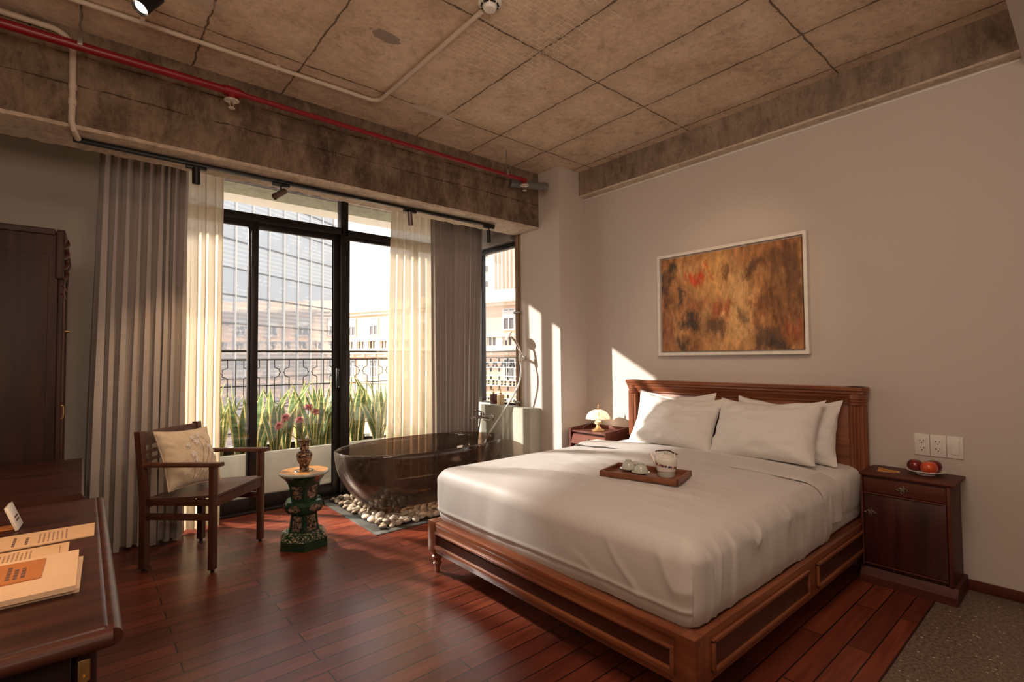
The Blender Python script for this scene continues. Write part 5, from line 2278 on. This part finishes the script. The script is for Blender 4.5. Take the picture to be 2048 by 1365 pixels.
rr = random.Random(12)
NP = 26
ORD = 'first second third fourth fifth sixth seventh eighth ninth tenth eleventh twelfth thirteenth fourteenth fifteenth sixteenth seventeenth eighteenth nineteenth twentieth twenty-first twenty-second twenty-third twenty-fourth twenty-fifth last'.split()
for i in range(NP):
    x = .42 + i * (2.75 / (NP - 1)) + rr.uniform(-.03, .03)
    y = 5.08 + (i % 3) * .085 + rr.uniform(-.02, .02)
    mb = MB()
    nl_ = rr.randint(5, 7)
    for k_ in range(nl_):
        az = k_ * 2 * PI / nl_ + rr.uniform(-.5, .5)
        h = rr.uniform(.42, .72) * (1.0 if k_ % 3 else 1.08)
        b = Vector((x + .025 * math.cos(az), y + .02 * math.sin(az), .36))
        leafmesh(mb, b, h, rr.uniform(.034, .052), rr.uniform(.02, .48), az, rr.uniform(-1.4, 1.4), rr)
    tag(mb.build('snake_plant', [M_leaf, M_leafy], smooth=50, recalc=False), ORD[i] + ' yellow-edged snake plant from the left in the cement planter', 'plant', 'snake plants in the planter')

# railings


def railing(name, x0_, x1_, y_, zt, label, seed=0):
    t = thing(name, label, 'railing', ((x0_ + x1_) / 2, y_, 0))
    mb = MB()
    mb.cyl((x0_, y_, zt), (x1_, y_, zt), .012, seg=8)
    mb.build('top_rail', M_blackm, t)
    mb = MB()
    for z in (1.255, .98, .75, .5): mb.cyl((x0_, y_, z), (x1_, y_, z), .006 if z < 1.2 else .009, seg=6)
    mb.build('mid_rail', M_blackm, t)
    mb = MB()
    x = x0_
    while x < x1_:
        mb.box(x - .016, x + .016, y_ - .016, y_ + .016, .0, zt, .002)
        x += 1.49
    mb.build('post', M_blackm, t)
    mb = MB()
    x = x0_ + .14
    r_ = .0055
    while x < x1_ - .1:
        for za, zb in ((1.255, .98), (.98, .5)):
            g = .12
            zm = (za + zb) / 2
            for sgx in (-1, 1):
                cxx_ = x
                mb.tube([(cxx_ + sgx * .075, y_, za), (cxx_ + sgx * .075, y_, zm + .055), (cxx_ + sgx * .028, y_, zm + .035), (cxx_ + sgx * .028, y_, zm + .01), (cxx_ + sgx * .012, y_, zm)], r_, 5)
                mb.tube([(cxx_ + sgx * .012, y_, zm), (cxx_ + sgx * .028, y_, zm - .01), (cxx_ + sgx * .028, y_, zm - .035), (cxx_ + sgx * .075, y_, zm - .055), (cxx_ + sgx * .075, y_, zb)], r_, 5)
        x += .30
        mb.cyl((x - .15, y_, 1.255), (x - .15, y_, .5), .0055, seg=5)
    mb.build('scroll_bar', M_blackm, t)
    return t


railing('balcony_railing', -.6, 3.96, 5.8, 1.345, 'black wrought iron balcony railing behind the snake plants')
# side railing seen through the side window
sr = thing('side_railing', 'pierced railing panel with short black bars outside the side window', 'railing', (4.0, 4.7, 0))
mb = MB()
zs = (1.255, 1.20, 1.135, 1.03, .975, .91, .805, .75, .685, .58)
for z in zs: mb.box(3.993, 4.007, 3.9, 5.72, z - .003, z + .003)
mb.build('cross_rail', M_winw, sr)
mb = MB()
for i, (za, zb, off) in enumerate(((1.25, 1.205, 0), (1.20, 1.17, .085), (1.165, 1.14, .085), (1.13, 1.08, 0), (1.025, .98, 0), (.97, .94, .085), (.935, .91, .085), (.90, .85, 0), (.80, .755, 0), (.745, .715, .085), (.71, .685, .085), (.68, .63, 0))):
    y = 3.95 + off
    while y < 5.6:
        if off:
            w2 = .022 if i % 3 == 1 else .034
            mb.box(3.99, 4.01, y - w2 - .009, y - w2 + .009, zb, za)
            mb.box(3.99, 4.01, y + w2 - .009, y + w2 + .009, zb, za)
        else:
            mb.box(3.99, 4.01, y - .006, y + .006, zb, za)
        y += .17
mb.build('short_bar', M_blackm, sr)
mb = MB()
mb.box(3.985, 4.015, 3.9, 5.74, 1.257, 1.268)
mb.box(3.985, 4.015, 3.9, 5.74, 1.33, 1.345)
mb.build('top_rail', M_blackm, sr)
mb = MB()
mb.box(3.98, 4.02, 3.88, 3.92, -.02, 1.345)
mb.box(3.98, 4.02, 5.70, 5.74, -.02, 1.345)
mb.build('post', M_blackm, sr)

# ================================================================== CITY
mb = MB()
mb.box(-80, 160, 6.5, 160, -11, -10.05)
tag(mb.build('street', M_street), 'grey street surface far below the balcony', 'street')


def wallframe(origin, d):
    """matrix: local x along the wall, local y outward (to the viewer), z up"""
    d = Vector(d).normalized()
    nrm = Vector((d.y, -d.x, 0))
    m = Matrix((d, nrm, Vector((0, 0, 1)))).transposed().to_4x4()
    m.translation = Vector(origin)
    return m


# glass tower
gt = thing('glass_tower', 'blue-grey glass office building filling the view left of the mullion', 'building', (15.08, 39.67, -10))
Mg = wallframe((15.078, 39.666, 0), (.836, .549, 0))
mb = MB()
mb.box(-17, .15, -14, 0, -9.99, 30, M=Mg)
o = mb.build('glass_facade', M_facade, gt, 0)
mb = MB()
for i in range(13):
    x = -.05 - i * 1.38
    mb.box(x - .035, x + .035, 0, .10, -10, 30, M=Mg)
mb.build('vertical_fin', M_winw, gt, 0)
mb = MB()
for z in [1.79 + 3.38 * k_ for k_ in range(-3, 8)]:
    mb.box(-17, .15, 0, .06, z + .02, z + .10, M=Mg)
    mb.box(-17, .15, 0, .06, z - 1.70, z - 1.63, M=Mg)
mb.build('floor_band', plain('facade_joint', (.2, .22, .24), .5), gt, 0)

# peach colonial building
P1 = Vector((26.1, 30.3, 0))
P2 = Vector((19.7, 48.8, 0))
dv = (P2 - P1).normalized()
pbd = thing('colonial_building', 'peach colonial building with white shuttered windows and balustrades', 'building', (22.9, 39.5, -10))
Mp = Matrix((dv, Vector((-dv.y, dv.x, 0)), Vector((0, 0, 1)))).transposed().to_4x4()
Mp.translation = P1
mb = MB()
mb.box(-30, 45, -12, 0, -10, 5.8, M=Mp)
mb.build('wall', M_peach, pbd, 0)
mb = MB()
mb.box(-30, 45, -12, .45, 5.75, 6.05, .03, M=Mp)
mb.box(-30, 45, -12, .25, 5.5, 5.75, M=Mp)
mb.box(-30, 45, 0, .55, 1.75, 2.05, .03, M=Mp)
mb.box(-30, 45, 0, .35, 1.5, 1.75, M=Mp)
mb.box(-30, 45, 0, .15, -1.0, -.85, M=Mp)
mb.box(-30, 45, 0, .12, -2.2, -2.1, M=Mp)
mb.build('cornice', M_peachl, pbd, 0)
mb = MB()
for i in range(52):
    x = -30 + i * 1.45
    mb.box(x, x + .22, .35, .5, 1.55, 1.74, M=Mp)
mb.build('corbel', M_peachl, pbd, 0)
mb = MB()
mb.prism([(-30, 6.05), (45, 6.05), (44, 6.9), (-29, 6.9)], -11, -.4, 'xz')
for v in mb.b.verts: v.co = Mp @ v.co
mb.build('attic', M_peachl, pbd, 0)
step = 3.0
for i in range(-4, 14):
    xc = i * step + .6
    mb = MB()
    for (za, zb) in ((3.6, 5.15), (-.35, 1.15), (-3.9, -2.5)):
        mb.box(xc - .50, xc + .50, 0, .05, za, zb, M=Mp)
    wo = mb.build('window', M_wind, pbd, 0)
    mb = MB()
    for (za, zb) in ((3.6, 5.15), (-.35, 1.15), (-3.9, -2.5)):
        for b in ((xc - .58, xc - .48, za - .08, zb + .08), (xc + .48, xc + .58, za - .08, zb + .08), (xc - .5, xc + .5, zb, zb + .1), (xc - .5, xc + .5, za - .1, za), (xc - .04, xc + .04, za, zb), (xc - .5, xc + .5, za + .85, za + .95)):
            mb.box(b[0], b[1], 0, .09, b[2], b[3], M=Mp)
        if za < 0:
            for q in range(5): mb.box(xc - .42 + q * .2, xc - .36 + q * .2, .05, .1, za, zb - .2, M=Mp)
        else:
            mb.box(xc - .48, xc + .48, .05, .08, za + .95, zb - .05, M=Mp)
    mb.build('window_frame', M_winw, wo, 0)
mb = MB()
for i in range(-10, 28):
    x = i * 1.5 - .15
    mb.box(x - .28, x + .28, .02, .3, 2.25, 3.0, M=Mp)
mb.box(-30, 45, .0, .34, 2.98, 3.12, M=Mp)
mb.box(-30, 45, .0, .34, 2.05, 2.3, M=Mp)
mb.build('balustrade', M_peachl, pbd, 0)
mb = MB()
mb.box(-30, 45, .001, .02, 2.3, 2.98, M=Mp)  # dark sheet painting in the shade between the balusters
mb.build('painted_balustrade_shade', M_wind, pbd, 0)
mb = MB()
for i in range(-40, 110):
    x = i * .375 - .15
    mb.cyl(Mp @ Vector((x, .18, 2.3)), Mp @ Vector((x, .18, 2.98)), .06, seg=6)
b_ = mb.build('baluster', M_peachl, pbd, 30)
tag(b_, kind='stuff')

# pale ribbed tower behind it, seen through the side window
tw = thing('ribbed_tower', 'pale ribbed high-rise tower visible through the side window', 'building', (52, 60, -10))
Mw = Matrix((Vector((.7, -.714, 0)).normalized(), Vector((-.714, -.7, 0)).normalized(), Vector((0, 0, 1)))).transposed().to_4x4()
Mw.translation = Vector((48.4, 63.4, 0))
mb = MB()
mb.box(-1.6, 30, -12, 0, -10, 60, M=Mw)
mb.build('wall', M_tower, tw, 0)
mb = MB()
for i in range(40):
    x = 1.3 + i * .62
    mb.box(x, x + .24, 0, .45, -10, 60, M=Mw)
mb.build('rib', M_tower, tw, 0)
mb = MB()
for k_ in range(20):
    z = 3 + k_ * 2.4
    mb.box(-.5, .4, 0, .06, z, z + .9, M=Mw)
mb.build('window', M_wind, tw, 0)

# small house with a red roof low on the left
hs = thing('red_roof_house', 'low house with a red tiled roof below the glass building', 'building', (1.2, 26, -10))
mb = MB()
mb.box(-1.5, 3.9, 24, 30, -10, .2)
mb.build('wall', M_peach, hs, 0)
mb = MB()
vs = [mb.b.verts.new(p) for p in ((-2.0, 23.5, .2), (4.4, 23.5, .2), (4.4, 30.5, .2), (-2.0, 30.5, .2), (1.2, 27, 1.75), (2.6, 27, 1.75))]
for q in ((0, 1, 5, 4), (1, 2, 5), (2, 3, 4, 5), (3, 0, 4), (3, 2, 1, 0)): mb.b.faces.new([vs[i] for i in q])
mb.build('roof', M_roof, hs, 0)
